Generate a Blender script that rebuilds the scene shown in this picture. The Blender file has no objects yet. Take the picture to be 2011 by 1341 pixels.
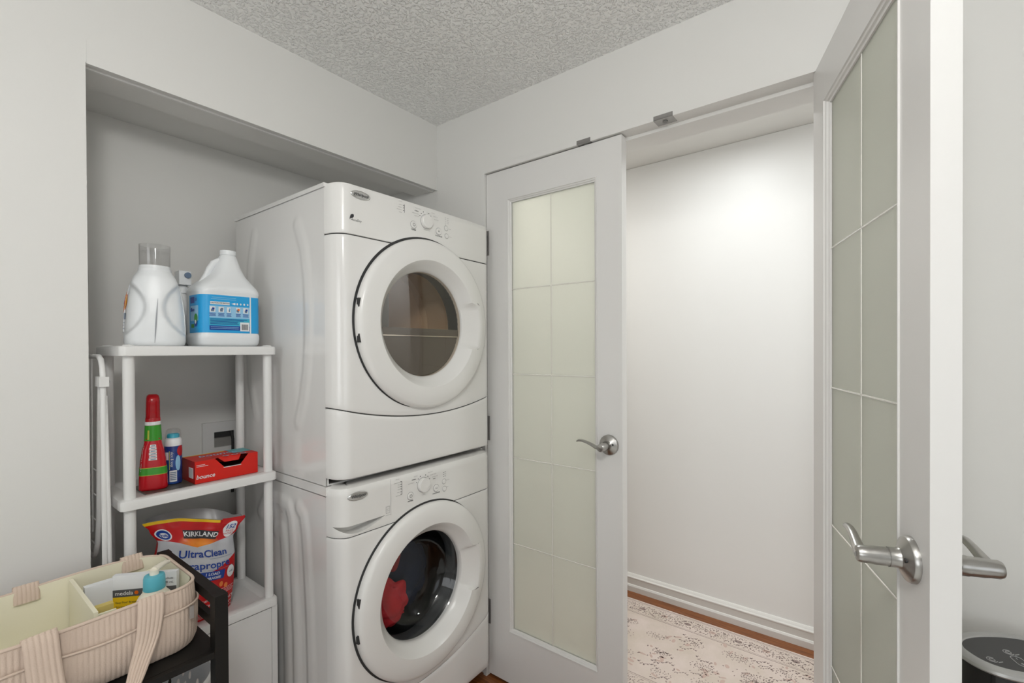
import bpy, bmesh, math, random
from mathutils import Vector, Matrix
random.seed(7)
scene = bpy.context.scene
COL = scene.collection
pi = math.pi

# ------------------------------------------------------------------ camera
cam_data = bpy.data.cameras.new('camera')
cam_data.sensor_width = 36.0
cam_data.lens = 922.14 / 2011 * 36.0
cam_data.shift_y = 24.41 / 2011
cam_data.clip_start = 0.02
cam = bpy.data.objects.new('camera', cam_data)
COL.objects.link(cam)
_y, _p, _r = [math.radians(a) for a in (37.5995, -0.3761, -0.2697)]
_F = Vector((-math.sin(_y) * math.cos(_p), math.cos(_y) * math.cos(_p), math.sin(_p)))
_R = Vector((math.cos(_y), math.sin(_y), 0))
_U = _R.cross(_F)
_R, _U = _R * math.cos(_r) + _U * math.sin(_r), -_R * math.sin(_r) + _U * math.cos(_r)
cam.matrix_world = Matrix(((_R.x, _U.x, -_F.x, 1.5377), (_R.y, _U.y, -_F.y, -1.4571), (_R.z, _U.z, -_F.z, 1.3276), (0, 0, 0, 1)))
scene.camera = cam

# ------------------------------------------------------------------ world, lights, exposure
world = bpy.data.worlds.new('world')
scene.world = world
world.use_nodes = True
world.node_tree.nodes['Background'].inputs[0].default_value = (0.86, 0.93, 1.0, 1)
world.node_tree.nodes['Background'].inputs[1].default_value = 1.0

def area_light(name, loc, rot, size, power, color, shape='DISK', size_y=None, spread=180):
    l = bpy.data.lights.new(name, 'AREA')
    l.shape = shape
    l.size = size
    if size_y:
        l.size_y = size_y
    l.energy = power
    l.color = color
    l.spread = math.radians(spread)
    o = bpy.data.objects.new(name, l)
    COL.objects.link(o)
    o.location = loc
    o.rotation_euler = rot
    return o
# flush ceiling lamp of the laundry room, ceiling lamp of the hall with added fills, fill lights in two added windows
def lamp_light(name, loc, radius, power, color):
    l = bpy.data.lights.new(name, 'POINT')
    l.energy = power
    l.color = color
    l.shadow_soft_size = radius
    o = bpy.data.objects.new(name, l)
    COL.objects.link(o)
    o.location = loc
lamp_light('ceiling_lamp_light', (1.58, -1.62, 2.06), 0.11, 32.5, (0.995, 0.99, 0.965))
area_light('hall_lamp_and_fill', (1.02, 0.50, 2.30), (0, 0, 0), 0.22, 4.6, (0.97, 1.0, 1.0))
area_light('hall_lamp_and_fill', (-0.25, 0.58, 2.30), (0, 0, 0), 0.30, 10, (1.0, 0.96, 0.90))  # out-of-sight fill added to brighten the hall from the left
area_light('hall_lamp_and_fill', (2.40, 0.58, 2.30), (0, 0, 0), 0.30, 18, (0.97, 1.0, 1.0))  # out-of-sight fill added to brighten the hall from the right
area_light('added_window_fill', (1.75, -4.16, 1.45), (math.radians(90), 0, 0), 1.5, 17, (0.97, 0.98, 0.99), 'RECTANGLE', 1.35)  # soft fill light added behind the camera
area_light('added_side_fill', (3.66, -2.3, 1.35), (0, math.radians(90), 0), 1.3, 5, (0.96, 0.98, 1.0), 'RECTANGLE', 1.5)  # frontal fill light added at the right of the room
scene.view_settings.view_transform = 'Standard'
scene.view_settings.look = 'None'
scene.view_settings.gamma = 1
scene.view_settings.use_curve_mapping = False
scene.view_settings.exposure = -0.35
scene.cycles.use_denoising = True
scene.cycles.max_bounces = 7
scene.cycles.diffuse_bounces = 4
scene.cycles.glossy_bounces = 3
scene.cycles.transmission_bounces = 5
scene.cycles.transparent_max_bounces = 10
scene.cycles.caustics_reflective = False
scene.cycles.blur_glossy = 0.5
scene.cycles.use_adaptive_sampling = True
scene.cycles.adaptive_threshold = 0.07

# ------------------------------------------------------------------ materials
MATS = {}
def srgb(r, g, b):
    f = lambda c: (c / 255 / 12.92) if c <= 10 else ((c / 255 + 0.055) / 1.055) ** 2.4
    return (f(r), f(g), f(b), 1)
def mat(name, col, rough=0.5, metal=0.0, bump=None, var=None, spec=0.5, emit=None, coat=0.0):
    """principled material; bump=(scale, strength, distance, detail), var=(scale, second colour, amount)"""
    m = bpy.data.materials.new(name)
    m.use_nodes = True
    nt = m.node_tree
    b = nt.nodes['Principled BSDF']
    b.inputs['Base Color'].default_value = col
    b.inputs['Roughness'].default_value = rough
    b.inputs['Metallic'].default_value = metal
    b.inputs['Specular IOR Level'].default_value = spec
    b.inputs['Coat Weight'].default_value = coat
    tc = nt.nodes.new('ShaderNodeTexCoord')
    if var:
        n = nt.nodes.new('ShaderNodeTexNoise')
        n.inputs['Scale'].default_value = var[0]
        n.inputs['Detail'].default_value = 4
        nt.links.new(tc.outputs['Object'], n.inputs['Vector'])
        mx = nt.nodes.new('ShaderNodeMix')
        mx.data_type = 'RGBA'
        mx.inputs[6].default_value = col
        mx.inputs[7].default_value = var[1]
        mr = nt.nodes.new('ShaderNodeMapRange')
        mr.inputs[1].default_value = 0.35
        mr.inputs[2].default_value = 0.7
        mr.inputs[4].default_value = var[2]
        nt.links.new(n.outputs[0], mr.inputs[0])
        nt.links.new(mr.outputs[0], mx.inputs[0])
        nt.links.new(mx.outputs[2], b.inputs['Base Color'])
    if bump:
        n = nt.nodes.new('ShaderNodeTexNoise')
        n.inputs['Scale'].default_value = bump[0]
        n.inputs['Detail'].default_value = bump[3]
        nt.links.new(tc.outputs['Object'], n.inputs['Vector'])
        bp = nt.nodes.new('ShaderNodeBump')
        bp.inputs['Strength'].default_value = bump[1]
        bp.inputs['Distance'].default_value = bump[2]
        nt.links.new(n.outputs[0], bp.inputs['Height'])
        nt.links.new(bp.outputs[0], b.inputs['Normal'])
    if emit:
        b.inputs['Emission Color'].default_value = emit[0]
        b.inputs['Emission Strength'].default_value = emit[1]
    MATS[name] = m
    return m
def thin_glass(name, tint, gloss=1.0, ior=1.5, rough=0.0):
    m = bpy.data.materials.new(name)
    m.use_nodes = True
    nt = m.node_tree
    nt.nodes.remove(nt.nodes['Principled BSDF'])
    out = nt.nodes['Material Output']
    tr = nt.nodes.new('ShaderNodeBsdfTransparent')
    tr.inputs[0].default_value = tint
    gl = nt.nodes.new('ShaderNodeBsdfGlossy')
    gl.inputs['Color'].default_value = (gloss, gloss, gloss, 1)
    gl.inputs['Roughness'].default_value = rough
    # Schlick reflectance from |N.I|, the same on both sides of the sheet
    ge = nt.nodes.new('ShaderNodeNewGeometry')
    dt = nt.nodes.new('ShaderNodeVectorMath')
    dt.operation = 'DOT_PRODUCT'
    nt.links.new(ge.outputs['Normal'], dt.inputs[0])
    nt.links.new(ge.outputs['Incoming'], dt.inputs[1])
    def mth(op, a, b=None):
        n = nt.nodes.new('ShaderNodeMath')
        n.operation = op
        for i, v in enumerate((a, b)):
            if v is None:
                continue
            if isinstance(v, (int, float)):
                n.inputs[i].default_value = v
            else:
                nt.links.new(v, n.inputs[i])
        return n.outputs[0]
    f0 = ((ior - 1) / (ior + 1)) ** 2 * 1.6
    k = mth('SUBTRACT', 1.0, mth('ABSOLUTE', dt.outputs['Value']))
    fac = mth('ADD', mth('MULTIPLY', mth('POWER', k, 5.0), 1 - f0), f0)
    mx = nt.nodes.new('ShaderNodeMixShader')
    nt.links.new(fac, mx.inputs[0])
    nt.links.new(tr.outputs[0], mx.inputs[1])
    nt.links.new(gl.outputs[0], mx.inputs[2])
    nt.links.new(mx.outputs[0], out.inputs[0])
    MATS[name] = m
    return m
def frosted_glass(name, tint, rough, translucent):
    m = bpy.data.materials.new(name)
    m.use_nodes = True
    nt = m.node_tree
    b = nt.nodes['Principled BSDF']
    b.inputs['Base Color'].default_value = tint
    b.inputs['Roughness'].default_value = rough
    b.inputs['Transmission Weight'].default_value = 1
    b.inputs['IOR'].default_value = 1.45
    t = nt.nodes.new('ShaderNodeBsdfTranslucent')
    t.inputs[0].default_value = tint
    d = nt.nodes.new('ShaderNodeBsdfDiffuse')
    d.inputs[0].default_value = tint
    m1 = nt.nodes.new('ShaderNodeMixShader')
    m1.inputs[0].default_value = 0.5
    nt.links.new(t.outputs[0], m1.inputs[1])
    nt.links.new(d.outputs[0], m1.inputs[2])
    m2 = nt.nodes.new('ShaderNodeMixShader')
    m2.inputs[0].default_value = translucent
    nt.links.new(b.outputs[0], m2.inputs[1])
    nt.links.new(m1.outputs[0], m2.inputs[2])
    nt.links.new(m2.outputs[0], nt.nodes['Material Output'].inputs[0])
    MATS[name] = m
    return m

WALL = (0.80, 0.792, 0.764, 1)
mat('wall_paint', WALL, 0.55, bump=(55, 0.10, 0.002, 3), var=(1.6, (0.775, 0.766, 0.738, 1), 0.5))
mat('hall_paint', (0.86, 0.855, 0.845, 1), 0.42, bump=(45, 0.06, 0.002, 3))
mat('trim_paint', (0.80, 0.79, 0.765, 1), 0.35, bump=(30, 0.04, 0.001, 2))
mat('door_paint', (0.78, 0.77, 0.75, 1), 0.33, bump=(22, 0.04, 0.001, 2))
mat('appliance_white', (0.83, 0.82, 0.80, 1), 0.16, coat=0.3)
mat('appliance_plastic', (0.83, 0.82, 0.795, 1), 0.24)
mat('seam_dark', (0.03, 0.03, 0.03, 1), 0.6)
mat('gap_grey', (0.22, 0.22, 0.21, 1), 0.5)
mat('white_plastic', (0.80, 0.795, 0.78, 1), 0.35)
mat('brushed_nickel', (0.46, 0.45, 0.43, 1), 0.28, 1.0, bump=(300, 0.05, 0.0005, 2))
mat('hinge_steel', (0.34, 0.33, 0.32, 1), 0.38, 0.7)
mat('silver_badge', (0.62, 0.62, 0.61, 1), 0.28, 0.9)
mat('badge_text', (0.10, 0.10, 0.10, 1), 0.5)
mat('print_dark', (0.03, 0.03, 0.035, 1), 0.6)
mat('print_grey', (0.42, 0.41, 0.40, 1), 0.6)
mat('black_metal', (0.010, 0.009, 0.008, 1), 0.5, spec=.3)
mat('chrome', (0.7, 0.7, 0.7, 1), 0.12, 1.0)
thin_glass('dryer_glass', (0.84, 0.78, 0.70, 1), 0.9, 1.5)
thin_glass('washer_glass', (0.90, 0.91, 0.91, 1), 0.6, 1.5)
frosted_glass('frosted_glass', (0.90, 0.91, 0.835, 1), 0.42, 0.54)
mat('groove_glass', (0.80, 0.78, 0.72, 1), 0.08, coat=1.0)

# ------------------------------------------------------------------ mesh helpers
def world_loc(o):
    v = Vector((0, 0, 0))
    while o is not None:
        v += o.location
        o = o.parent
    return v
class MB:
    def __init__(self):
        self.bm = bmesh.new()
        self.uv = None
    def face(self, pts, mi=0):
        f = self.bm.faces.new([self.bm.verts.new(p) for p in pts])
        f.material_index = mi
        return f
    def box(self, a, b):
        x0, y0, z0 = a
        x1, y1, z1 = b
        v = [self.bm.verts.new(p) for p in ((x0, y0, z0), (x1, y0, z0), (x1, y1, z0), (x0, y1, z0), (x0, y0, z1), (x1, y0, z1), (x1, y1, z1), (x0, y1, z1))]
        for q in ((0, 3, 2, 1), (4, 5, 6, 7), (0, 1, 5, 4), (1, 2, 6, 5), (2, 3, 7, 6), (3, 0, 4, 7)):
            self.bm.faces.new([v[i] for i in q])
        return self
    def loft(self, rings, cap0=True, cap1=True, closed=True):
        R = [[self.bm.verts.new(p) for p in r] for r in rings]
        n = len(R[0])
        for a, b in zip(R, R[1:]):
            for i in range(n if closed else n - 1):
                j = (i + 1) % n
                try:
                    self.bm.faces.new((a[i], a[j], b[j], b[i]))
                except ValueError:
                    pass
        if cap0:
            self.bm.faces.new(R[0][::-1])
        if cap1:
            self.bm.faces.new(R[-1])
        return self
    def cyl(self, p0, p1, r0, r1=None, n=24, cap=True):
        p0, p1 = Vector(p0), Vector(p1)
        r1 = r0 if r1 is None else r1
        d = (p1 - p0).normalized()
        u = d.orthogonal().normalized()
        w = d.cross(u)
        ring = lambda p, r: [p + (u * math.cos(2 * pi * i / n) + w * math.sin(2 * pi * i / n)) * r for i in range(n)]
        return self.loft([ring(p0, r0), ring(p1, r1)], cap, cap)
    def tube(self, path, r, n=12, cap=True, flat=None, up=None):
        """sweep a circle (or ellipse flat=(a,b)) along a path; r number or list"""
        P = [Vector(p) for p in path]
        rs = r if isinstance(r, (list, tuple)) else [r] * len(P)
        rings = []
        u = None
        for i, p in enumerate(P):
            d = (P[min(i + 1, len(P) - 1)] - P[max(i - 1, 0)]).normalized()
            if up is not None:
                w = d.cross(Vector(up)).normalized()
                u = w.cross(d).normalized()
            else:
                if u is None:
                    u = d.orthogonal().normalized()
                u = (u - d * u.dot(d)).normalized()
                w = d.cross(u)
            fa, fb = flat if flat else (1, 1)
            rings.append([p + (u * math.cos(2 * pi * k / n) * fa + w * math.sin(2 * pi * k / n) * fb) * rs[i] for k in range(n)])
        return self.loft(rings, cap, cap)
    def lathe(self, prof, origin, axis='Z', n=48, cap0=False, cap1=False):
        o = Vector(origin)
        rings = []
        for r, h in prof:
            ring = []
            for i in range(n):
                a = 2 * pi * i / n
                c, s = math.cos(a) * r, math.sin(a) * r
                ring.append(o + (Vector((c, s, h)) if axis == 'Z' else Vector((h, c, s)) if axis == 'X' else Vector((s, h, c))))
            rings.append(ring)
        return self.loft(rings, cap0, cap1)
    def grid(self, fn, nu, nv, keep=None):
        V = [[self.bm.verts.new(fn(i / nu, j / nv)) for j in range(nv + 1)] for i in range(nu + 1)]
        uvl = self.bm.loops.layers.uv.verify()
        for i in range(nu):
            for j in range(nv):
                if keep and not keep((i + .5) / nu, (j + .5) / nv):
                    continue
                f = self.bm.faces.new((V[i][j], V[i + 1][j], V[i + 1][j + 1], V[i][j + 1]))
                for l, (a, b) in zip(f.loops, ((i, j), (i + 1, j), (i + 1, j + 1), (i, j + 1))):
                    l[uvl].uv = (a / nu, b / nv)
        return self
    def bevel(self, w, seg=2, angle=30):
        es = [e for e in self.bm.edges if len(e.link_faces) == 2 and e.calc_face_angle(0) > math.radians(angle)]
        if es:
            bmesh.ops.bevel(self.bm, geom=es, offset=w, segments=seg, profile=0.5, affect='EDGES', clamp_overlap=True)
        return self
    def xf(self, M):
        bmesh.ops.transform(self.bm, matrix=M, verts=self.bm.verts)
        return self
    def build(self, name, material, parent=None, smooth=35, local=False, kind=None, fixn=True):
        if fixn:
            bmesh.ops.recalc_face_normals(self.bm, faces=self.bm.faces)
        me = bpy.data.meshes.new(name)
        if parent is not None and not local:
            bmesh.ops.translate(self.bm, verts=self.bm.verts, vec=-world_loc(parent))
        self.bm.to_mesh(me)
        self.bm.free()
        for m in (material if isinstance(material, (list, tuple)) else [material]):
            me.materials.append(MATS[m] if isinstance(m, str) else m)
        if smooth:
            me.polygons.foreach_set('use_smooth', [True] * len(me.polygons))
            me.set_sharp_from_angle(angle=math.radians(smooth))
        o = bpy.data.objects.new(name, me)
        COL.objects.link(o)
        o.parent = parent
        if kind:
            o['kind'] = kind
        return o
def rbox(a, b, w=0.004, seg=2):
    return MB().box(a, b).bevel(w, seg)
def tag(o, label, cat, group=None, kind=None):
    o['label'] = label
    o['category'] = cat
    if group:
        o['group'] = group
    if kind:
        o['kind'] = kind
    return o
def thing(name, label, cat, loc=(0, 0, 0), rotz=0, group=None, kind=None):
    o = bpy.data.objects.new(name, None)
    COL.objects.link(o)
    o.empty_display_size = 0.05
    o.location = loc
    o.rotation_euler = (0, 0, rotz)
    return tag(o, label, cat, group, kind)
_scratch = []
def text(name, s, size, material, parent, fn, bold=0.0, shear=0.0, align='CENTER', local=False, squeeze=1.0, spacing=1.0):
    """flat lettering; fn(u, v) maps the text plane to space"""
    cu = bpy.data.curves.new(name, 'FONT')
    cu.body = s
    cu.size = size
    cu.align_x = align
    cu.align_y = 'CENTER'
    cu.offset = bold * size
    cu.shear = shear
    cu.space_character = spacing
    cu.resolution_u = 3
    tmp = bpy.data.objects.new('tmp_text', cu)
    COL.objects.link(tmp)
    bpy.context.view_layer.update()
    me = bpy.data.meshes.new_from_object(tmp.evaluated_get(bpy.context.evaluated_depsgraph_get()))
    bpy.data.objects.remove(tmp)
    bpy.data.curves.remove(cu)
    off = Vector((0, 0, 0)) if (local or parent is None) else world_loc(parent)
    for v in me.vertices:
        v.co = Vector(fn(v.co.x * squeeze, v.co.y)) - off
    me.materials.clear()
    me.materials.append(MATS[material])
    o = bpy.data.objects.new(name, me)
    COL.objects.link(o)
    o.parent = parent
    return o
def sstep(a, b, x):
    t = max(0.0, min(1.0, (x - a) / (b - a)))
    return t * t * (3 - 2 * t)

# ------------------------------------------------------------------ the setting
HC = 2.3264
XB = -0.40          # closet back
YC = -1.176         # closet left side
RX, RY = 3.7, -4.2
YH0, YH1 = 0.16, 1.0
mat('ceiling_texture', (0.965, 0.96, 0.94, 1), 0.8, bump=(105, 0.85, 0.0048, 2))
_nt = MATS['ceiling_texture'].node_tree
_bump = [n for n in _nt.nodes if n.type == 'BUMP'][0]
_noise = [n for n in _nt.nodes if n.type == 'TEX_NOISE'][0]
_ramp = _nt.nodes.new('ShaderNodeValToRGB')
_ramp.color_ramp.interpolation = 'EASE'
_ramp.color_ramp.elements[0].position = 0.44
_ramp.color_ramp.elements[1].position = 0.66
_nt.links.new(_noise.outputs[0], _ramp.inputs[0])
_nt.links.new(_ramp.outputs[0], _bump.inputs['Height'])
mat('floor_base', (0.05, 0.022, 0.010, 1), 0.5)

def struct(o, label, cat):
    return tag(o, label, cat, kind='structure')
struct(MB().box((-1.6, RY - .1, -0.06), (RX + .1, YH1 + .1, -0.014)).build('floor', 'floor_base', smooth=0),
       'reddish brown hardwood strip floor of laundry room and hall', 'floor')
floor = bpy.data.objects['floor']
# hardwood strips
def wood(name, base, dark):
    m = bpy.data.materials.new(name)
    m.use_nodes = True
    nt = m.node_tree
    b = nt.nodes['Principled BSDF']
    b.inputs['Roughness'].default_value = 0.28
    tc = nt.nodes.new('ShaderNodeTexCoord')
    mp = nt.nodes.new('ShaderNodeMapping')
    mp.inputs['Scale'].default_value = (3, 60, 10)
    n = nt.nodes.new('ShaderNodeTexNoise')
    n.inputs['Scale'].default_value = 2.2
    n.inputs['Detail'].default_value = 6
    n.inputs['Distortion'].default_value = 0.6
    cr = nt.nodes.new('ShaderNodeValToRGB')
    cr.color_ramp.elements[0].position = 0.3
    cr.color_ramp.elements[0].color = dark
    cr.color_ramp.elements[1].position = 0.72
    cr.color_ramp.elements[1].color = base
    oi = nt.nodes.new('ShaderNodeObjectInfo')
    hs = nt.nodes.new('ShaderNodeHueSaturation')
    mr = nt.nodes.new('ShaderNodeMapRange')
    mr.inputs[3].default_value = 0.75
    mr.inputs[4].default_value = 1.2
    nt.links.new(tc.outputs['Object'], mp.inputs[0])
    nt.links.new(mp.outputs[0], n.inputs['Vector'])
    nt.links.new(n.outputs[0], cr.inputs[0])
    nt.links.new(cr.outputs[0], hs.inputs['Color'])
    nt.links.new(oi.outputs['Random'], mr.inputs[0])
    nt.links.new(mr.outputs[0], hs.inputs['Value'])
    nt.links.new(hs.outputs[0], b.inputs['Base Color'])
    MATS[name] = m
wood('oak_strip', (0.30, 0.105, 0.030, 1), (0.16, 0.050, 0.014, 1))
PW = 0.083
for k, L in enumerate((0.9, 1.2, 1.5)):
    pass
plank_mesh = None
rows = int((YH1 - RY) / PW)
for rrow in range(rows + 1):
    y = YH1 - PW * (rrow + 1)
    if y < -2.6:
        break
    x = -0.5 - random.uniform(0, .7)
    while x < RX:
        if plank_mesh is None:
            o = rbox((0, 0.0007, -0.014), (1.18, PW - 0.0007, 0), 0.0012, 1).build('plank', 'oak_strip', floor, smooth=0, local=True)
            plank_mesh = o.data
        else:
            o = bpy.data.objects.new('plank', plank_mesh)
            COL.objects.link(o)
            o.parent = floor
        o.location = (x, y, 0)
        x += 1.182
mat('bounce_pale', (0.84, 0.83, 0.805, 1), 0.95)
rbox((0.78, -4.0, 0.0002), (3.5, -0.72, 0.012), .004, 1).build('bounce_sheet', 'bounce_pale', floor)  # pale surface added out of view to bounce light upward
cl = MB().box((XB - .1, RY - .1, HC), (RX + .1, 0.0, HC + .1)).build('ceiling', 'ceiling_texture', smooth=0)
struct(cl, 'white textured stipple ceiling of the laundry room', 'ceiling')
struct(MB().box((-1.6, 0.0, HC + .001), (RX + .1, YH1 + .1, HC + .1)).build('ceiling', 'wall_paint', smooth=0), 'smooth ceiling of the hall beyond the door', 'ceiling')
# left wall with laundry niche
wl = MB()
wl.box((XB - .1, RY, 0), (0, YC, HC))
struct(wl.build('wall_left', 'wall_paint', smooth=0), 'pale grey wall left of the laundry niche', 'wall')
wn = MB()
wn.box((XB - .1, YC, 0), (XB, 0, HC))
struct(wn.build('wall_niche', 'wall_paint', smooth=0), 'shaded back wall of the laundry niche', 'wall')
wh = MB()
wh.box((-0.14, YC, 2.044), (0, 0, HC))
wh.box((XB, YC, 2.082), (-0.14, 0, HC))
struct(wh.build('wall_header', 'wall_paint', smooth=0), 'pale header wall over the laundry niche opening', 'wall')
struct(rbox((-0.006, YC + .001, 2.040), (0.0035, -0.001, 2.102), 0.0015, 1).build('trim_1', 'wall_paint'), 'thin painted board along lower edge of niche header', 'trim')
struct(rbox((-0.030, YC + .001, 2.0385), (-0.022, -0.001, 2.046), 0.001, 1).build('trim_2', 'trim_paint'), 'narrow strip under the niche header', 'trim')
# wall with the double door
DX0, DX1, DH = 0.286, 1.462, 2.046
wb = MB()
wb.box((XB - .1, 0, 0), (DX0 - .016, YH0, HC))
wb.box((DX0 - .016, 0, DH + .016), (DX1 + .016, YH0, HC))
wb.box((DX1 + .016, 0, 0), (RX + .1, YH0, HC))
struct(wb.build('wall_back', 'wall_paint', smooth=0), 'pale grey wall around the double door opening', 'wall')
wr = MB()
ry0, ry1, rz0, rz1 = -3.05, -1.55, 0.70, 2.0
wr.box((RX, RY, 0), (RX + .1, ry0, HC))
wr.box((RX, ry1, 0), (RX + .1, 0, HC))
wr.box((RX, ry0, 0), (RX + .1, ry1, rz0))
wr.box((RX, ry0, rz1), (RX + .1, ry1, HC))
struct(wr.build('wall_right', 'wall_paint', smooth=0), 'pale wall on the right of the laundry room', 'wall')
wf = MB()
wx0, wx1, wz0, wz1 = 0.95, 2.55, 0.75, 2.15
wf.box((XB - .1, RY - .12, 0), (wx0, RY, HC))
wf.box((wx1, RY - .12, 0), (RX + .1, RY, HC))
wf.box((wx0, RY - .12, 0), (wx1, RY, wz0))
wf.box((wx0, RY - .12, wz1), (wx1, RY, HC))
struct(wf.build('wall_front', 'wall_paint', smooth=0), 'wall with an added window behind the camera', 'wall')
win = thing('added_window_1', 'added white framed window behind the camera', 'window', ((wx0 + wx1) / 2, RY, wz0), kind='structure')  # unseen window, added to house the fill light
m = MB()
m.box((wx0, RY - .10, wz0), (wx0 + .05, RY - .05, wz1))
m.box((wx1 - .05, RY - .10, wz0), (wx1, RY - .05, wz1))
m.box((wx0 + .05, RY - .10, wz0), (wx1 - .05, RY - .05, wz0 + .05))
m.box((wx0 + .05, RY - .10, wz1 - .05), (wx1 - .05, RY - .05, wz1))
m.box(((wx0 + wx1) / 2 - .02, RY - .10, wz0 + .05), ((wx0 + wx1) / 2 + .02, RY - .05, wz1 - .05))
m.build('added_window_frame', 'trim_paint', win, smooth=0)
MB().box((wx0 - .03, RY - .1, wz0 - .03), (wx1 + .03, RY + .05, wz0)).build('added_window_sill', 'trim_paint', win, smooth=0)
win = thing('added_window_2', 'added white framed window in the right wall out of view', 'window', (RX, (ry0 + ry1) / 2, rz0), kind='structure')  # unseen, added as a setting for the side fill
m = MB()
m.box((RX + .04, ry0, rz0), (RX + .09, ry0 + .05, rz1))
m.box((RX + .04, ry1 - .05, rz0), (RX + .09, ry1, rz1))
m.box((RX + .04, ry0 + .05, rz0), (RX + .09, ry1 - .05, rz0 + .05))
m.box((RX + .04, ry0 + .05, rz1 - .05), (RX + .09, ry1 - .05, rz1))
m.build('added_window_frame', 'trim_paint', win, smooth=0)
# hall
struct(MB().box((-1.6, YH1, 0), (RX + .1, YH1 + .1, HC)).build('wall_hall', 'hall_paint', smooth=0), 'bright white wall of the hall beyond the door', 'wall')
struct(MB().box((-1.7, 0.0, 0), (-1.6, YH1 + .1, HC)).build('wall_hall_end', 'hall_paint', smooth=0), 'far end wall of the hall', 'wall')
struct(MB().box((RX + .1, YH0, 0), (RX + .2, YH1 + .1, HC)).build('wall_hall_side', 'hall_paint', smooth=0), 'near end wall of the hall', 'wall')
struct(MB().box((-1.6, YH0 - .02, 0), (XB - .1, YH0, HC)).build('wall_hall_near', 'hall_paint', smooth=0), 'near side wall of the hall', 'wall')
bprof = [(0, 0), (-0.017, 0), (-0.017, 0.028), (-0.013, 0.036), (-0.0105, 0.038), (-0.0105, 0.067), (-0.013, 0.070), (-0.016, 0.074), (-0.016, 0.078), (-0.011, 0.083), (-0.009, 0.088), (-0.004, 0.094), (0, 0.095)]
m = MB()
m.loft([[(x, YH1 + p[0], p[1]) for p in bprof] for x in (-1.6, RX + .1)])
struct(m.build('baseboard_hall', 'trim_paint', smooth=20), 'white profiled baseboard along the hall wall', 'baseboard')

# door frame
fr = thing('trim_3', 'white door frame around the double door opening', 'door frame', ((DX0 + DX1) / 2, 0, 0), kind='structure')
rbox((DX0 - .016, -.012, DH), (DX1 + .016, YH0 + .004, DH + .016), .002, 1).build('head_jamb', 'trim_paint', fr)
rbox((DX0 - .016, -.012, 0), (DX0, YH0 + .004, DH), .002, 1).build('side_jamb', 'trim_paint', fr)
rbox((DX1, -.012, 0), (DX1 + .016, YH0 + .004, DH), .002, 1).build('side_jamb', 'trim_paint', fr)
rbox((DX0, .042, DH - .011), (DX1, .062, DH), .002, 1).build('door_stop', 'trim_paint', fr)
rbox((DX0, .042, 0), (DX0 + .011, .062, DH - .011), .002, 1).build('door_stop', 'trim_paint', fr)
rbox((DX1 - .011, .042, 0), (DX1, .062, DH - .011), .002, 1).build('door_stop', 'trim_paint', fr)
rbox((DX0 - .070, -.004, 0), (DX0 - .017, 0.001, DH + .018), .002, 1).build('casing', 'wall_paint', fr)
for x0, x1 in ((0.715, 0.768), (0.990, 1.050)):
    sp = MB().box((x0, -.0135, DH - .001), (x1, .030, DH + .0012)).bevel(.0008, 1)
    sp.box((x0, -.0135, DH + .0005), (x1, -.0118, DH + .013))
    sp = sp.build('strike_plate', 'hinge_steel', fr)
    MB().cyl(((x0 + x1) / 2, .008, DH - .0035), ((x0 + x1) / 2, .008, DH + .002), .008, n=16).build('catch_socket', 'gap_grey', sp)

# ------------------------------------------------------------------ door leaves
def handle_set(root, s, z, th, side):
    """lever handle on the face at y=0 (side=-1) or y=th (side=+1)"""
    y0 = 0 if side < 0 else th
    q = lambda d: y0 + side * d
    m = MB()
    m.lathe([(0.0345, q(0)), (0.0345, q(.0045)), (0.0325, q(.008)), (0.026, q(.011)), (0.016, q(.0165)), (0.0145, q(.020)), (0.0145, q(.030))], (s, 0, z), 'Y', 40)
    rose = m.build('rose', 'brushed_nickel', root, local=True)
    MB().cyl((s + .019, q(.010), z + .004), (s + .019, q(.0155), z + .004), .0035, n=12).build('privacy_hole', 'seam_dark', rose, local=True)
    m = MB()
    m.lathe([(0.0138, q(.029)), (0.0138, q(.048)), (0.0128, q(.056)), (0.0132, q(.066)), (0.0115, q(.070)), (0.004, q(.0715))], (s, 0, z), 'Y', 32, cap1=True)
    m.tube([(s + .002, q(.062), z - .001), (s - .016, q(.062), z - .0005), (s - .034, q(.061), z + .0065), (s - .052, q(.060), z + .0125), (s - .070, q(.0595), z + .0160), (s - .084, q(.059), z + .0155), (s - .092, q(.059), z + .0115)],
           [.0125, .0098, .0082, .0074, .0070, .0066, .0040], n=14, flat=(1.0, 0.62), up=(0, 1, 0))
    m.build('lever', 'brushed_nickel', root, local=True)
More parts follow.
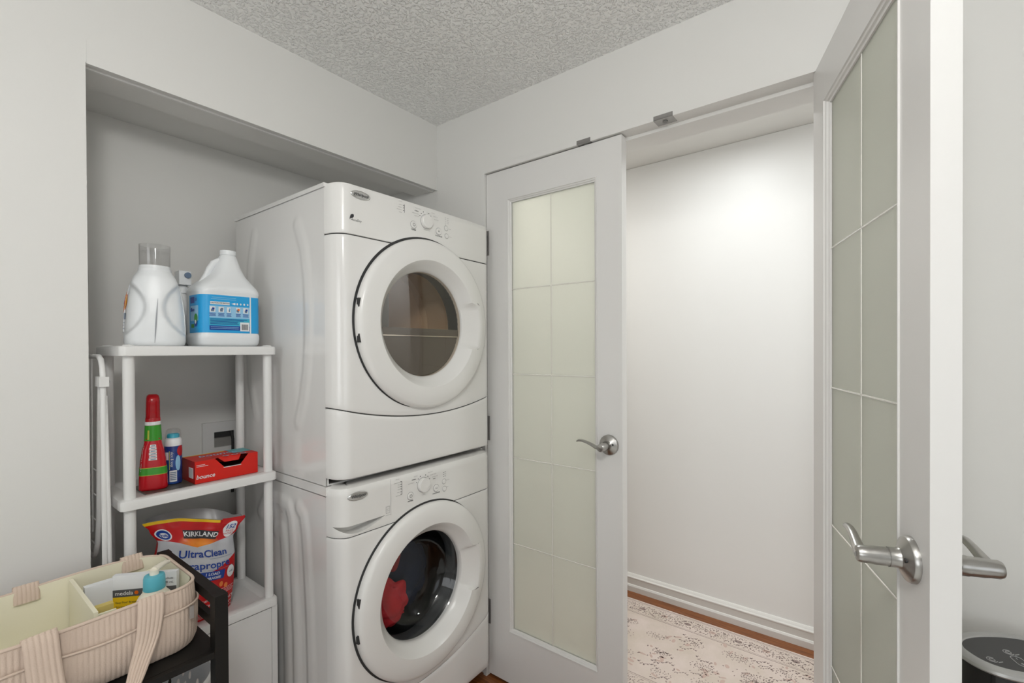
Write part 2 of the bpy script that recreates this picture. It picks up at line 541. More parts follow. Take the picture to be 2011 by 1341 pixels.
def leaf(name, label, loc, rotz, w, stile, gz0, gz1, hinges_front):
    root = thing(name, label, 'door', loc, rotz, kind='structure')
    T = 0.036
    zb, zt = 0.012, 2.0425
    gx0, gx1 = stile[0], w - stile[1]
    rbox((0, 0, zb), (gx0, T, zt), .003, 2).build('stile', 'door_paint', root, local=True)
    rbox((gx1, 0, zb), (w, T, zt), .004, 2).build('stile', 'door_paint', root, local=True)
    MB().box((gx0, 0.0001, gz1), (gx1, T - .0001, zt)).build('top_rail', 'door_paint', root, local=True)
    MB().box((gx0, 0.0001, zb), (gx1, T - .0001, gz0)).build('bottom_rail', 'door_paint', root, local=True)
    # glazing bead: ogee swept round the opening on both faces
    gl0, gl1 = 0.0125, 0.0185
    prof = [(0.0, -0.0005), (0.0, -0.003), (0.0025, -0.003), (0.004, 0.0005), (0.0075, 0.0025), (0.0095, 0.0065), (0.013, 0.0085), (0.013, gl0)]
    bead_in = 0.013
    corners = ((gx0, gz0, 1, 1), (gx1, gz0, -1, 1), (gx1, gz1, -1, -1), (gx0, gz1, 1, -1))
    for face_side in (0, 1):
        for k in range(4):
            a, b = corners[k], corners[(k + 1) % 4]
            rings = []
            for c in (a, b):
                ring = []
                for d, yy in prof + [(0.0, gl0)]:
                    y = yy if face_side == 0 else (gl0 + gl1) - yy + (T - gl0 - gl1) * (1 - min(1, max(0, yy / gl0)))
                    ring.append((c[0] + c[2] * d, y, c[1] + c[3] * d))
                rings.append(ring)
            m = MB()
            m.loft(rings)
            m.build('glazing_bead', 'door_paint', root, smooth=28, local=True)
    # frosted glass: two columns, five rows of panes between polished V grooves
    g = 0.0022
    x0, x1, z0, z1 = gx0 + bead_in - .003, gx1 - bead_in + .003, gz0 + bead_in - .003, gz1 - bead_in + .003
    xm = (gx0 + gx1) / 2
    rows_z = [z0, 0.566, 0.907, 1.236, 1.570, z1]
    for i in range(5):
        for xa, xb in ((x0, xm), (xm, x1)):
            la = lb = ba = bb = 0.00005
            MB().box((xa + la, gl0, rows_z[i] + ba), (xb - lb, gl1, rows_z[i + 1] - bb)).build('glass_pane', 'frosted_glass', root, smooth=0, local=True)
    def groove(p0, p1, horizontal):
        m = MB()
        sec = [(-g, gl0 - .0001), (-g * .5, gl0 - .0016), (g * .5, gl0 - .0016), (g, gl0 - .0001)]
        m.loft([[(p[0] + (0 if horizontal else c[0]), c[1], p[1] + (c[0] if horizontal else 0)) for c in sec] for p in (p0, p1)])
        m.build('glass_groove', 'groove_glass', root, smooth=0, local=True)
    for i in range(1, 5):
        groove((x0, rows_z[i]), (xm - g, rows_z[i]), True)
        groove((xm + g, rows_z[i]), (x1, rows_z[i]), True)
    for i in range(5):
        groove((xm, rows_z[i] + (g if i else 0)), (xm, rows_z[i + 1] - (g if i < 4 else 0)), False)
    hs = w - 0.0475 if hinges_front else 0.549
    handle_set(root, hs, 1.008, T, -1)
    handle_set(root, hs, 1.008, T, 1)
    for hz in (1.765, 1.014, 0.266):
        hb = MB()
        yb = -0.006 if hinges_front else T + 0.006
        hx = -0.002
        hb.cyl((hx, yb, hz - .049), (hx, yb, hz + .049), .0062, n=16)
        for kk in (-.049, -.0295, -.0098, .0098, .0295):
            hb.cyl((hx, yb, hz + kk + .0006), (hx, yb, hz + kk + .019), .0068, n=16)
        hb.cyl((hx, yb, hz + .049), (hx, yb, hz + .053), .005, .002, n=12)
        hg = hb.build('hinge', 'hinge_steel', root, local=True)
        s_ = -1 if hinges_front else 1
        ye = 0.0 if hinges_front else T
        MB().box((hx, min(ye, ye + s_ * .004), hz - .049), (0.012, max(ye, ye + s_ * .004), hz + .049)).build('hinge_leaf', 'hinge_steel', hg, smooth=0, local=True)
    return root
leaf('door_1', 'closed white door leaf with etched frosted glass beside the dryer', (0.289, 0, 0), 0, 0.5877, (0.107, 0.0915), 0.216, 1.924, True)
leaf('door_2', 'open white door leaf with greenish frosted glass swung into the room', (1.4134, -0.002, 0), math.atan2(-0.95079, 0.30985), 0.604, (0.095, 0.096), 0.216, 1.930, False)

# ------------------------------------------------------------------ stacked washer and dryer
YL, YR, XJ, XBK = -0.709, -0.028, 0.277, -0.309
YM = (YL + YR) / 2
def xf(y):
    """front surface X of the appliance fascia at lateral position y"""
    t = (y - YM) / ((YR - YL) / 2)
    t = max(-1, min(1, t))
    c = 0.045
    edge = (YR - YL) / 2 - abs(y - YM)
    base = 0.338 + 0.006 * (1 - t * t)
    if edge < c:
        return base - (c - math.sqrt(max(0, c * c - (c - edge) ** 2))) * (base - XJ) / c
    return base
NS = 64
PLAN = []
for i in range(NS + 1):
    a = -1 + 2 * i / NS
    y = YM + (YR - YL) / 2 * (math.sin(a * pi / 2) * .72 + a * .28)
    PLAN.append((xf(y), y))
def plan_normal(i):
    a, b = PLAN[max(0, i - 1)], PLAN[min(NS, i + 1)]
    t = Vector((b[0] - a[0], b[1] - a[1], 0)).normalized()
    return Vector((t.y, -t.x, 0))
def fascia(zlo, zhi, depth=.03, rows=22, r=.004, rtop=None, hole=None):
    """panel following the fascia plan between curves zlo(y), zhi(y)"""
    rtop = rtop or r
    m = MB()
    cols = []
    for i, (x, y) in enumerate(PLAN):
        n = plan_normal(i)
        a, b = zlo(y), zhi(y)
        sec = [(-depth, a), (-r, a), (-r * .3, a + r * .3), (0, a + r)]
        sec += [(0, a + r + (b - a - r - rtop) * k / rows) for k in range(1, rows)]
        sec += [(0, b - rtop), (-rtop * .3, b - rtop * .3), (-rtop, b), (-depth, b)]
        cols.append([m.bm.verts.new((x + n.x * o, y + n.y * o, z)) for o, z in sec])
    nsec = len(cols[0])
    for i in range(NS):
        for k in range(nsec):
            k2 = (k + 1) % nsec
            q = (cols[i][k], cols[i + 1][k], cols[i + 1][k2], cols[i][k2])
            if hole:
                c = sum((v.co for v in q), Vector()) / 4
                if math.hypot(c.y - hole[0], c.z - hole[1]) < hole[2]:
                    continue
            m.bm.faces.new(q)
    m.bm.faces.new(cols[0])
    m.bm.faces.new(cols[-1][::-1])
    return m
def ridge_side(z0, z1, ridges):
    """left side sheet with pressed ridges; ridges = list of (polyline [(x,z)...], width, depth)"""
    def disp(x, z):
        d = 0
        for pl, w, dep in ridges:
            best = 9
            for (ax, az), (bx, bz) in zip(pl, pl[1:]):
                vx, vz = bx - ax, bz - az
                t = max(0, min(1, ((x - ax) * vx + (z - az) * vz) / (vx * vx + vz * vz)))
                best = min(best, math.hypot(x - ax - t * vx, z - az - t * vz))
            d += dep * (1 - sstep(w * .2, w, best))
        return d
    m = MB()
    m.grid(lambda u, v: (XBK + (XJ - XBK) * u, YL - disp(XBK + (XJ - XBK) * u, z0 + (z1 - z0) * v), z0 + (z1 - z0) * v), 110, 120)
    return m
def open_cabinet(z0, z1):
    t = .004
    m = MB()
    m.box((XBK, YL + .006, z0), (XBK + t, YR, z1))
    m.box((XBK + t, YL + .006, z0), (XJ - .002, YL + .006 + t, z1))
    m.box((XBK + t, YR - t, z0), (XJ - .002, YR, z1))
    m.box((XBK + t, YL + .006 + t, z0), (XJ - .002, YR - t, z0 + t))
    m.box((XBK + t, YL + .006 + t, z1 - t), (XJ - .002, YR - t, z1))
    return m
def door_gap_shade(cy, cz, parent):  # flat dark arc painting the shade along the door's edge
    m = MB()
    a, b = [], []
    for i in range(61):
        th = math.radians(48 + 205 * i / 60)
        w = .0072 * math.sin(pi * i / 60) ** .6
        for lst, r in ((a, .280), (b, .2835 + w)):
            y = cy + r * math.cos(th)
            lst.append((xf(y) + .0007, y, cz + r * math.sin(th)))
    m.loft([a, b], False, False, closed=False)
    m.build('door_gap_shade', 'seam_dark', parent, smooth=0)
def door_ring(cy, cz, notch_z):
    m = MB()
    N = 120
    rings = []
    for i in range(N):
        th = 2 * pi * i / N
        c, s = math.cos(th), math.sin(th)
        zz = s * .20 - notch_z
        w = (sstep(-.078, -.066, zz) * (1 - sstep(.066, .078, zz))) if c > 0 else 0
        e = .026 * w
        prof = [(.270, .330), (.282, .336), (.2825, .350), (.2805, .357), (.276, .3625), (.267, .3665), (.240, .3690), (.222 + e, .3695), (.212 + e, .3685), (.207 + e * .95, .364), (.197 + e * .75, .352), (.186 + e * .2, .338), (.1785, .330), (.176, .322), (.176, .310)]
        rings.append([(x, cy + r * c, cz + r * s) for r, x in prof])
    R = [[m.bm.verts.new(p) for p in r] for r in rings]
    for i in range(N):
        a, b = R[i], R[(i + 1) % N]
        for k in range(len(a) - 1):
            m.bm.faces.new((a[k], b[k], b[k + 1], a[k + 1]))
    return m
def mark_fn(y0, z0, lift=.0006):
    return lambda u, v: (xf(y0 + u) + lift, y0 + u, z0 + v)
def disc_mark(name, parent, y, z, r, h, material='appliance_plastic', rim=None):
    x = xf(y)
    p = MB().lathe([(r, x - .003), (r, x + h - .0012), (r - .0012, x + h)], (0, y, z), 'X', 28, cap1=True).build(name, material, parent)
    if rim:
        MB().lathe([(r + .0002, x + .0002), (r + .0014, x + .0005), (r + .0018, x + .0002)], (0, y, z), 'X', 28).build('outline', rim, p)
    return p
def bars(name, parent, items, material):
    """tiny printed strokes: (y, z, w, h)"""
    m = MB()
    for y, z, w, h in items:
        x = xf(y) + .0006
        m.face([(x, y - w / 2, z - h / 2), (x, y + w / 2, z - h / 2), (x, y + w / 2, z + h / 2), (x, y - w / 2, z + h / 2)])
    return m.build(name, material, parent, smooth=0, fixn=False, kind='stuff')
def badge(parent, y, z):
    m = MB()
    n = 40
    rings = []
    for k, (sc, h) in enumerate(((1.0, -.001), (1.0, .0012), (.93, .0030), (.86, .0034), (.80, .0026))):
        rings.append([(xf(y + .033 * sc * math.cos(2 * pi * i / n)) + h, y + .033 * sc * math.cos(2 * pi * i / n), z + .0125 * sc * math.sin(2 * pi * i / n)) for i in range(n)])
    m.loft(rings)
    b = m.build('badge', 'silver_badge', parent)
    text('badge_lettering', 'Whirlpool', .0125, 'badge_text', b, mark_fn(y, z, .0036), bold=.012, shear=.25, squeeze=.92)
    return b

# dryer ---------------------------------------------------------------
dryer = thing('dryer', 'white front-loading dryer stacked on top of the washing machine', 'dryer', (0, YM, 0.936))
HZ, HB = 1.817, 0.936
DC = (-0.371, 1.419)
open_cabinet(HB, HZ - .012).build('cabinet', 'appliance_white', dryer, smooth=0)
ridge_side(HB, HZ - .014, [([(.128, 1.72), (.165, 1.64), (.182, 1.55), (.188, 1.45), (.186, 1.36), (.176, 1.27), (.155, 1.18), (.125, 1.11)], .034, .0035),
                           ([(-.165, 1.73), (-.195, 1.64), (-.21, 1.5), (-.21, 1.36), (-.20, 1.22), (-.16, 1.11)], .032, .0028)]).build('side_panel', 'appliance_white', dryer)
rbox((XBK - .004, YL - .004, HZ - .013), (XJ + .006, YR + .003, HZ - .001), .004, 2).build('top_panel', 'appliance_white', dryer)
SEAM = lambda y: 1.114 + 0.40 * (y + .355) ** 2
DSEAM = 1.667
con = fascia(lambda y: DSEAM + .0013, lambda y: HZ, .058, 14, .003, .012).build('console', 'appliance_plastic', dryer)
fascia(lambda y: SEAM(y) + .0013, lambda y: DSEAM - .0013, .03, 44, .003, .003, hole=(DC[0], DC[1], .205)).build('front_panel', 'appliance_white', dryer)
fascia(lambda y: 0.957, lambda y: SEAM(y) - .0013, .03, 14, .006, .004).build('lower_panel', 'appliance_white', dryer)
# dark strips seen in the panel joints
def joint(zf, parent, half=.003, back=.0035):
    m = MB()
    lo, hi = [], []
    for i, (x, y) in enumerate(PLAN):
        n = plan_normal(i)
        lo.append((x - n.x * back, y - n.y * back, zf(y) - half))
        hi.append((x - n.x * back, y - n.y * back, zf(y) + half))
    m.loft([lo, hi], False, False, closed=False)
    m.build('joint', 'seam_dark', parent, smooth=0)
joint(SEAM, dryer)
joint(lambda y: DSEAM, dryer)
badge(con, -0.630, 1.787)
m = MB()
x = xf(-.659)
m.face([(x + .0006, -.659 + a, 1.7195 + b) for a, b in ((-.007, -.004), (-.004, .005), (.003, .0075), (.0065, .006), (.006, .000), (.001, -.005), (-.004, -.0055), (-.0075, -.0105))])
m.build('leaf_mark', 'print_dark', con, smooth=0)
text('lettering', 'AccuDry', .0095, 'print_dark', con, mark_fn(-.645, 1.7105), shear=.2)
disc_mark('dial', con, -.378, 1.763, .0225, .012, rim='print_grey')
pb = disc_mark('button', con, -.432, 1.742, .0115, .003, rim='print_grey')
def power_icon(parent, y, z, lift=.0034):
    m = MB()
    n = 20
    for i in range(n):
        a0, a1 = 2 * pi * i / n, 2 * pi * (i + 1) / n
        q = [(r * math.cos(a), r * math.sin(a)) for r, a in ((.0040, a0), (.0052, a0), (.0052, a1), (.0040, a1))]
        m.face([(xf(y + p[0]) + lift, y + p[0], z + p[1]) for p in q])
    m.build('power_mark', 'print_dark', parent, smooth=0)
power_icon(pb, -.432, 1.742)
text('lettering', 'POWER', .0058, 'print_dark', con, mark_fn(-.432, 1.7255), bold=.02)
sb = disc_mark('button', con, -.320, 1.742, .0115, .003, rim='print_grey')
m = MB()
for a in ((-.004, -.003), (.0005, -.003)):
    pass
yy, zz, xx = -.320, 1.742, xf(-.320) + .0034
m.face([(xx, yy - .004, zz - .0025), (xx, yy - .0005, zz), (xx, yy - .004, zz + .0025)])
m.face([(xx, yy + .001, zz - .0025), (xx, yy + .002, zz - .0025), (xx, yy + .002, zz + .0025), (xx, yy + .001, zz + .0025)])
m.build('start_mark', 'print_dark', sb, smooth=0)
text('lettering', 'START/PAUSE', .0052, 'print_dark', con, mark_fn(-.320, 1.7255), bold=.02)
text('lettering', 'STATUS', .0042, 'print_grey', con, mark_fn(-.485, 1.805))
bars('indicator_marks', con, [(-.473, z, .003, .003) for z in (1.795, 1.787, 1.779)] + [(-.469, 1.786, .0012, .026)], 'print_dark')
bars('printed_lines', con, [(-.486, 1.795, .012, .0012), (-.487, 1.787, .014, .0012), (-.490, 1.779, .020, .0012), (-.486, 1.771, .011, .0014)], 'print_grey')
for s_, y, z, mm in (('HEAVY DUTY', -.412, 1.799, 'print_grey'), ('NORMAL', -.419, 1.790, 'print_dark'), ('WRINKLE FREE', -.425, 1.781, 'print_grey'), ('TIMED DRY', -.419, 1.773, 'print_grey'), ('CASUAL', -.346, 1.799, 'print_grey'), ('DELICATE', -.336, 1.789, 'print_grey'), ('QUICK DRY', -.331, 1.779, 'print_grey'), ('TEMPERATURE', -.376, 1.735, 'print_grey')):
    text('lettering', s_, .0042, mm, con, mark_fn(y, z), bold=.02 if mm == 'print_dark' else 0)
bars('dial_marks', con, [(-.390, 1.7935, .003, .003), (-.399, 1.7865, .003, .003), (-.405, 1.778, .003, .003), (-.366, 1.7935, .003, .003), (-.357, 1.7865, .003, .003), (-.351, 1.778, .003, .003)], 'print_dark')
disc_mark('button', con, -.284, 1.760, .008, .0022, rim='print_grey')
disc_mark('button', con, -.282, 1.733, .008, .0022, rim='print_grey')
bars('indicator_marks', con, [(-.287, z, .003, .002) for z in (1.796, 1.790, 1.784, 1.778, 1.772)] + [(-.276, z, .010, .001) for z in (1.796, 1.790, 1.784, 1.778)], 'print_grey')
text('lettering', 'DAMP', .0042, 'print_grey', con, mark_fn(-.266, 1.760))
text('lettering', 'SIGNAL', .0042, 'print_grey', con, mark_fn(-.264, 1.733))
# dryer door
dd = door_ring(DC[0], DC[1], 0.0).build('door_ring', 'appliance_plastic', dryer)
for dz in (.052, -.052):
    rr = .2825
    yy = DC[0] - math.sqrt(rr * rr - dz * dz)
    rbox((.3465, yy - .001, DC[1] + dz - .013), (.358, yy + .011, DC[1] + dz + .013), .001, 1).build('hinge_slot', 'seam_dark', dd)
door_gap_shade(DC[0], DC[1], dryer)
MB().lathe([(.001, .3275), (.10, .3270), (.1775, .3235)], (0, DC[0], DC[1]), 'X', 64, cap0=True).build('door_glass', 'dryer_glass', dd)
mat('dryer_drum', (0.80, 0.64, 0.47, 1), 0.45)
mat('dryer_baffle', (0.20, 0.215, 0.22, 1), 0.4)
mat('tunnel_plastic', (0.035, 0.042, 0.055, 1), 0.35)
mat('lint_plastic', (0.12, 0.112, 0.105, 1), 0.22)
drum = MB().lathe([(.215, .245), (.25, .240), (.255, .22), (.255, .06), (.24, .04), (.001, .035)], (0, DC[0], DC[1]), 'X', 64).build('drum', 'dryer_drum', dryer)
MB().lathe([(.176, .312), (.182, .26), (.19, .246), (.216, .243)], (0, DC[0], DC[1]), 'X', 64).build('door_tunnel', 'tunnel_plastic', dd)
m = MB().box((.045, DC[0] - .115, DC[1] - .02), (.225, DC[0] - .070, DC[1] + .236)).bevel(.012, 2)
m.build('baffle', 'dryer_baffle', drum)
m = MB()
hp = [(DC[0] + .1745 * math.cos(a), DC[1] - .036 + 0 * a) for a in (0,)]
poly = []
zt = DC[1] - .034
a0 = math.asin((zt - DC[1]) / .1735)
for i in range(33):
    a = pi - a0 + (2 * a0 + pi) * i / 32
    poly.append((DC[0] + .1735 * math.cos(a), DC[1] + .1735 * math.sin(a)))
poly = [(DC[0] + .1735 * math.cos(a), DC[1] + .1735 * math.sin(a)) for a in [pi - a0 + (pi + 2 * a0) * i / 32 for i in range(33)]]
m.loft([[(xx, p[0], p[1]) for p in poly] for xx in (.305, .313)])
lc = m.build('lint_cover', 'lint_plastic', dd)
m = rbox((.300, DC[0] - .168, zt - .004), (.320, DC[0] + .168, zt + .020), .003, 2)
m.build('ledge', 'lint_plastic', lc)
rbox((.313, DC[0] - .166, zt - .007), (.3185, DC[0] + .166, zt - .002), .002, 2).build('ledge_trim', 'chrome', lc)

# washing machine -------------------------------------------------------
washer = thing('washing_machine', 'white front-loading washing machine under the dryer with laundry inside', 'washing machine', (0, YM, 0))
WH = 0.934
WC = (-0.379, 0.534)
open_cabinet(.03, WH - .012).build('cabinet', 'appliance_white', washer, smooth=0)
ridge_side(.03, WH - .03, [([(-.13, .78), (-.09, .838), (.0, .845), (.058, .838), (.078, .80), (.085, .74), (.094, .60), (.105, .44), (.11, .08)], .034, .0050),
                           ([(.125, .842), (.150, .825), (.162, .77), (.172, .68), (.182, .56), (.190, .40), (.192, .08)], .034, .0045),
                           ([(-.02, .74), (.015, .755), (.030, .70), (.040, .56), (.048, .30), (.05, .08)], .034, .0035)]).build('side_panel', 'appliance_white', washer)
rbox((XBK - .004, YL - .003, WH - .026), (XJ + .004, YR + .003, WH), .008, 3).build('top_panel', 'appliance_white', washer)
WSEAM = 0.789
WLOW = lambda y: 0.228 + 0.58 * (y + .40) ** 2
con = fascia(lambda y: WSEAM + .001, lambda y: WH + .002, .06, 14, .002, .020).build('console', 'appliance_plastic', washer)
fascia(lambda y: WLOW(y) + .0013, lambda y: WSEAM - .001, .03, 44, .002, .002, hole=(WC[0], WC[1], .205)).build('front_panel', 'appliance_white', washer)
fascia(lambda y: 0.088, lambda y: WLOW(y) - .0013, .03, 10, .006, .004).build('lower_panel', 'appliance_white', washer)
joint(WLOW, washer)
joint(lambda y: WSEAM, washer, .002, .0022)
for yy in (YL + .06, YR - .06):
    for xx in (XBK + .06, XJ - .05):
        MB().cyl((xx, yy, 0), (xx, yy, .035), .02, n=16).build('foot', 'seam_dark', washer)
badge(con, -0.645, .905)
bars('drawer_seam', con, [(-.5295, .872, .0010, .112)], 'print_grey')
# drawer pull: crescent scoop cut into the console under the drawer lip
n = 24
front, back = [], []
outl = []
for i in range(n + 1):
    t = i / n
    outl.append((-.705 + .155 * t, .8220, .050 * math.sin(pi * t) ** .35 + .0005))
for i in range(n - 1, 0, -1):
    t = i / n
    outl.append((-.705 + .155 * t, .8220 - .0275 * math.sin(pi * t ** .8) ** .9 * (1 - .2 * t), .040 * math.sin(pi * t) ** .35 - .0005))
cm = MB()
cm.loft([[(xf(y) - d, y, z) for y, z, d in outl], [(.40, y, z) for y, z, d in outl]])
cut = cm.build('tmp_cut', 'seam_dark')
con.data.materials[0] = MATS['appliance_plastic']
md = con.modifiers.new('cut', 'BOOLEAN')
md.operation = 'DIFFERENCE'
md.solver = 'EXACT'
md.object = cut
cut.location = -world_loc(con) * 0
bpy.context.view_layer.update()
newme = bpy.data.meshes.new_from_object(con.evaluated_get(bpy.context.evaluated_depsgraph_get()))
con.modifiers.clear()
con.data = newme
newme.materials.clear()
newme.materials.append(MATS['appliance_plastic'])
newme.set_sharp_from_angle(angle=math.radians(30))
bpy.data.objects.remove(cut)
bars('spec_label', con, [(-.541, .846, .014, .0012), (-.541, .826, .014, .0012), (-.548, .836, .001, .020), (-.534, .836, .001, .020), (-.541, .838, .009, .0012), (-.541, .833, .009, .0012), (-.540, .8195, .020, .0009)], 'print_grey')
text('lettering', 'STATUS', .0042, 'print_grey', con, mark_fn(-.504, .922))
bars('indicator_marks', con, [(-.490, z, .003, .003) for z in (.912, .904, .897, .889, .880, .872)] + [(-.486, .892, .0012, .042)], 'print_dark')
bars('printed_lines', con, [(-.506, .911, .024, .0013), (-.499, .904, .008, .0013), (-.499, .897, .008, .0013), (-.499, .889, .009, .0013), (-.500, .880, .010, .0013), (-.501, .870, .020, .0013)], 'print_grey')
disc_mark('dial', con, -.398, .882, .0235, .013, rim='print_grey')
pb = disc_mark('button', con, -.452, .857, .0115, .003, rim='print_grey')
power_icon(pb, -.452, .857)
text('lettering', 'POWER', .0062, 'print_dark', con, mark_fn(-.452, .8405), bold=.02)
sb = disc_mark('button', con, -.339, .857, .0115, .003, rim='print_grey')
m = MB()
yy, zz, xx = -.339, .857, xf(-.339) + .0034
m.face([(xx, yy - .004, zz - .0025), (xx, yy - .0005, zz), (xx, yy - .004, zz + .0025)])
m.face([(xx, yy + .001, zz - .0025), (xx, yy + .002, zz - .0025), (xx, yy + .002, zz + .0025), (xx, yy + .001, zz + .0025)])
m.build('start_mark', 'print_dark', sb, smooth=0)
text('lettering', 'START/PAUSE', .0056, 'print_dark', con, mark_fn(-.339, .8395), bold=.02)
for s_, y, z, mm in (('WHITES', -.430, .916, 'print_grey'), ('NORMAL', -.437, .907, 'print_dark'), ('HEAVY DUTY', -.449, .897, 'print_grey'), ('DELICATES', -.366, .917, 'print_grey'), ('QUICK WASH', -.353, .907, 'print_grey'), ('RINSE & SPIN', -.344, .898, 'print_grey'), ('SOAK', -.348, .891, 'print_dark'), ('CYCLES', -.396, .848, 'print_grey')):
    text('lettering', s_, .0044, mm, con, mark_fn(y, z), bold=.02 if mm == 'print_dark' else 0)
bars('dial_marks', con, [(-.410, .912, .003, .003), (-.419, .905, .003, .003), (-.426, .895, .003, .003), (-.387, .912, .003, .003), (-.377, .905, .003, .003), (-.369, .895, .003, .003)], 'print_dark')
disc_mark('button', con, -.301, .871, .008, .0022, rim='print_grey')
disc_mark('button', con, -.299, .845, .008, .0022, rim='print_grey')
bars('indicator_marks', con, [(-.304, z, .003, .002) for z in (.903, .896, .889)] + [(-.296, z, .008, .001) for z in (.903, .896, .889)], 'print_dark')
text('lettering', 'OPTIONS', .0042, 'print_grey', con, mark_fn(-.284, .873))
text('lettering', 'DELAY', .0042, 'print_grey', con, mark_fn(-.286, .849))
wd = door_ring(WC[0], WC[1], -.004).build('door_ring', 'appliance_plastic', washer)
door_gap_shade(WC[0], WC[1], washer)
for dz in (.060, -.042):
    yy = WC[0] - math.sqrt(.2825 ** 2 - dz * dz)
    rbox((.3465, yy - .001, WC[1] + dz - .013), (.358, yy + .009, WC[1] + dz + .013), .001, 1).build('hinge_slot', 'seam_dark', wd)
MB().lathe([(.1765, .322), (.170, .314), (.162, .298), (.152, .276), (.138, .258), (.115, .248), (.07, .243), (.001, .242)], (0, WC[0], WC[1]), 'X', 64).build('door_glass', 'washer_glass', wd)
mat('washer_drum', (0.10, 0.105, 0.11, 1), 0.30, 0.9)
mat('door_seal', (0.055, 0.06, 0.062, 1), 0.45)
drum = MB().lathe([(.185, .240), (.245, .232), (.25, .22), (.25, -.14), (.24, -.155), (.001, -.16)], (0, WC[0], WC[1]), 'X', 64).build('drum', 'washer_drum', washer)
MB().lathe([(.178, .312), (.186, .290), (.180, .268), (.178, .256), (.182, .246), (.187, .239)], (0, WC[0], WC[1]), 'X', 64).build('door_seal', 'door_seal', washer)

# laundry in the drum
def cloth_lump(name, label, material, c, size, seed, tilt=0):
    rnd = random.Random(seed)
    ph = [(rnd.uniform(2, 5), rnd.uniform(0, 6), rnd.uniform(2, 6), rnd.uniform(0, 6), rnd.uniform(.04, .10)) for _ in range(7)]
    m = MB()
    bmesh.ops.create_icosphere(m.bm, subdivisions=5, radius=1)
    for v in m.bm.verts:
        d = v.co.normalized()
        th, fi = math.atan2(d.y, d.x), math.asin(max(-1, min(1, d.z)))
        f = 1 + sum(a * math.sin(k1 * th * 1.0 + p1 + 2 * d.z) * math.sin(k2 * fi + p2 + d.x) for k1, p1, k2, p2, a in ph) + .035 * math.sin(11 * d.x + 5 * d.z + seed) * math.cos(9 * d.y)
        v.co = Vector((d.x * size[0], d.y * size[1], d.z * size[2])) * f
    m.xf(Matrix.Rotation(tilt, 4, 'X'))
    m.xf(Matrix.Translation(c))
    o = m.build(name, material, smooth=80)
    return tag(o, label, 'clothing', 'laundry in the washing machine drum')
mat('red_cloth', (0.62, 0.018, 0.03, 1), 0.85, bump=(260, .12, .0006, 2))
mat('dark_red_cloth', (0.36, 0.035, 0.04, 1), 0.85, bump=(260, .12, .0006, 2))
mat('navy_cloth', (0.014, 0.024, 0.06, 1), 0.9, bump=(260, .12, .0006, 2))
mat('tan_cloth', (0.55, 0.42, 0.30, 1), 0.9)
cloth_lump('garment', 'bright red garment at lower left behind the washer glass', 'red_cloth', (.207, -.440, .458), (.022, .080, .082), 3, .9)
cloth_lump('garment', 'dark navy garment filling the middle of the washer drum', 'navy_cloth', (.150, -.318, .500), (.030, .10, .11), 5)
cloth_lump('garment', 'muted red garment at upper left of the washer drum', 'dark_red_cloth', (.192, -.425, .612), (.022, .052, .058), 8, -.3)

# ------------------------------------------------------------------ white resin shelf unit with cabinet
SX0, SX1, SY0, SY1 = -0.195, 0.05, -1.127, -0.738
shelf = thing('shelf_unit', 'white resin shelf unit with tubular posts and lower cabinet beside the dryer', 'shelf unit', ((SX0 + SX1) / 2, (SY0 + SY1) / 2, 0))
for zt in (1.345, 0.953, 0.558):
    m = MB()
    n = 6
    def outline(ins, z):
        pts = []
        r = max(.002, .014 - ins)
        for cx_, cy_, a0 in ((SX1 - ins - r, SY1 - ins - r, 0), (SX0 + ins + r, SY1 - ins - r, pi / 2), (SX0 + ins + r, SY0 + ins + r, pi), (SX1 - ins - r, SY0 + ins + r, 1.5 * pi)):
            for k in range(n + 1):
                a = a0 + pi / 2 * k / n
                pts.append((cx_ + r * math.cos(a), cy_ + r * math.sin(a), z))
        return pts
    low = zt - .0045
    m.loft([outline(.001, zt - .026), outline(0, zt - .025), outline(0, zt - .007), outline(.002, zt - .002), outline(.007, zt), outline(.030, zt), outline(.036, low)] if zt < 1.3 else
           [outline(.001, zt - .026), outline(0, zt - .025), outline(0, zt - .005), outline(.0015, zt - .0015), outline(.005, zt)])
    m.build('shelf_board', 'white_plastic', shelf)
LEGS = [(0.026, -1.104), (0.026, -0.757), (-0.172, -1.104), (-0.172, -0.757)]
for lx, ly in LEGS:
    for z0, z1 in ((.953, 1.320), (.558, .928)):
        MB().cyl((lx, ly, z0 - .003), (lx, ly, z1), .0128, n=24).build('post', 'white_plastic', shelf)
    MB().lathe([(.0125, 1.3445), (.0125, 1.3470), (.010, 1.3485), (.001, 1.349)], (lx, ly, 0), 'Z', 20).build('post_cap', 'white_plastic', shelf)
cab = MB()
cz1 = .532
cab.box((SX0 + .006, SY0 + .003, .02), (SX1 - .004, SY0 + .020, cz1))
cab.box((SX0 + .006, SY1 - .020, .02), (SX1 - .004, SY1 - .003, cz1))
cab.box((SX0 + .006, SY0 + .020, .02), (SX0 + .018, SY1 - .020, cz1))
cab.box((SX0 + .018, SY0 + .020, .02), (SX1 - .004, SY1 - .020, .04))
cab.build('cabinet_body', 'white_plastic', shelf, smooth=0)
MB().box((SX1 - .030, SY0 + .020, .04), (SX1 - .014, SY1 - .020, cz1)).build('cabinet_liner', 'gap_grey', shelf, smooth=0)
dr = rbox((SX1 - .013, SY0 + .0215, .045), (SX1 - .003, SY1 - .0215, cz1 - .003), .0015, 1).build('cabinet_door', 'white_plastic', shelf)

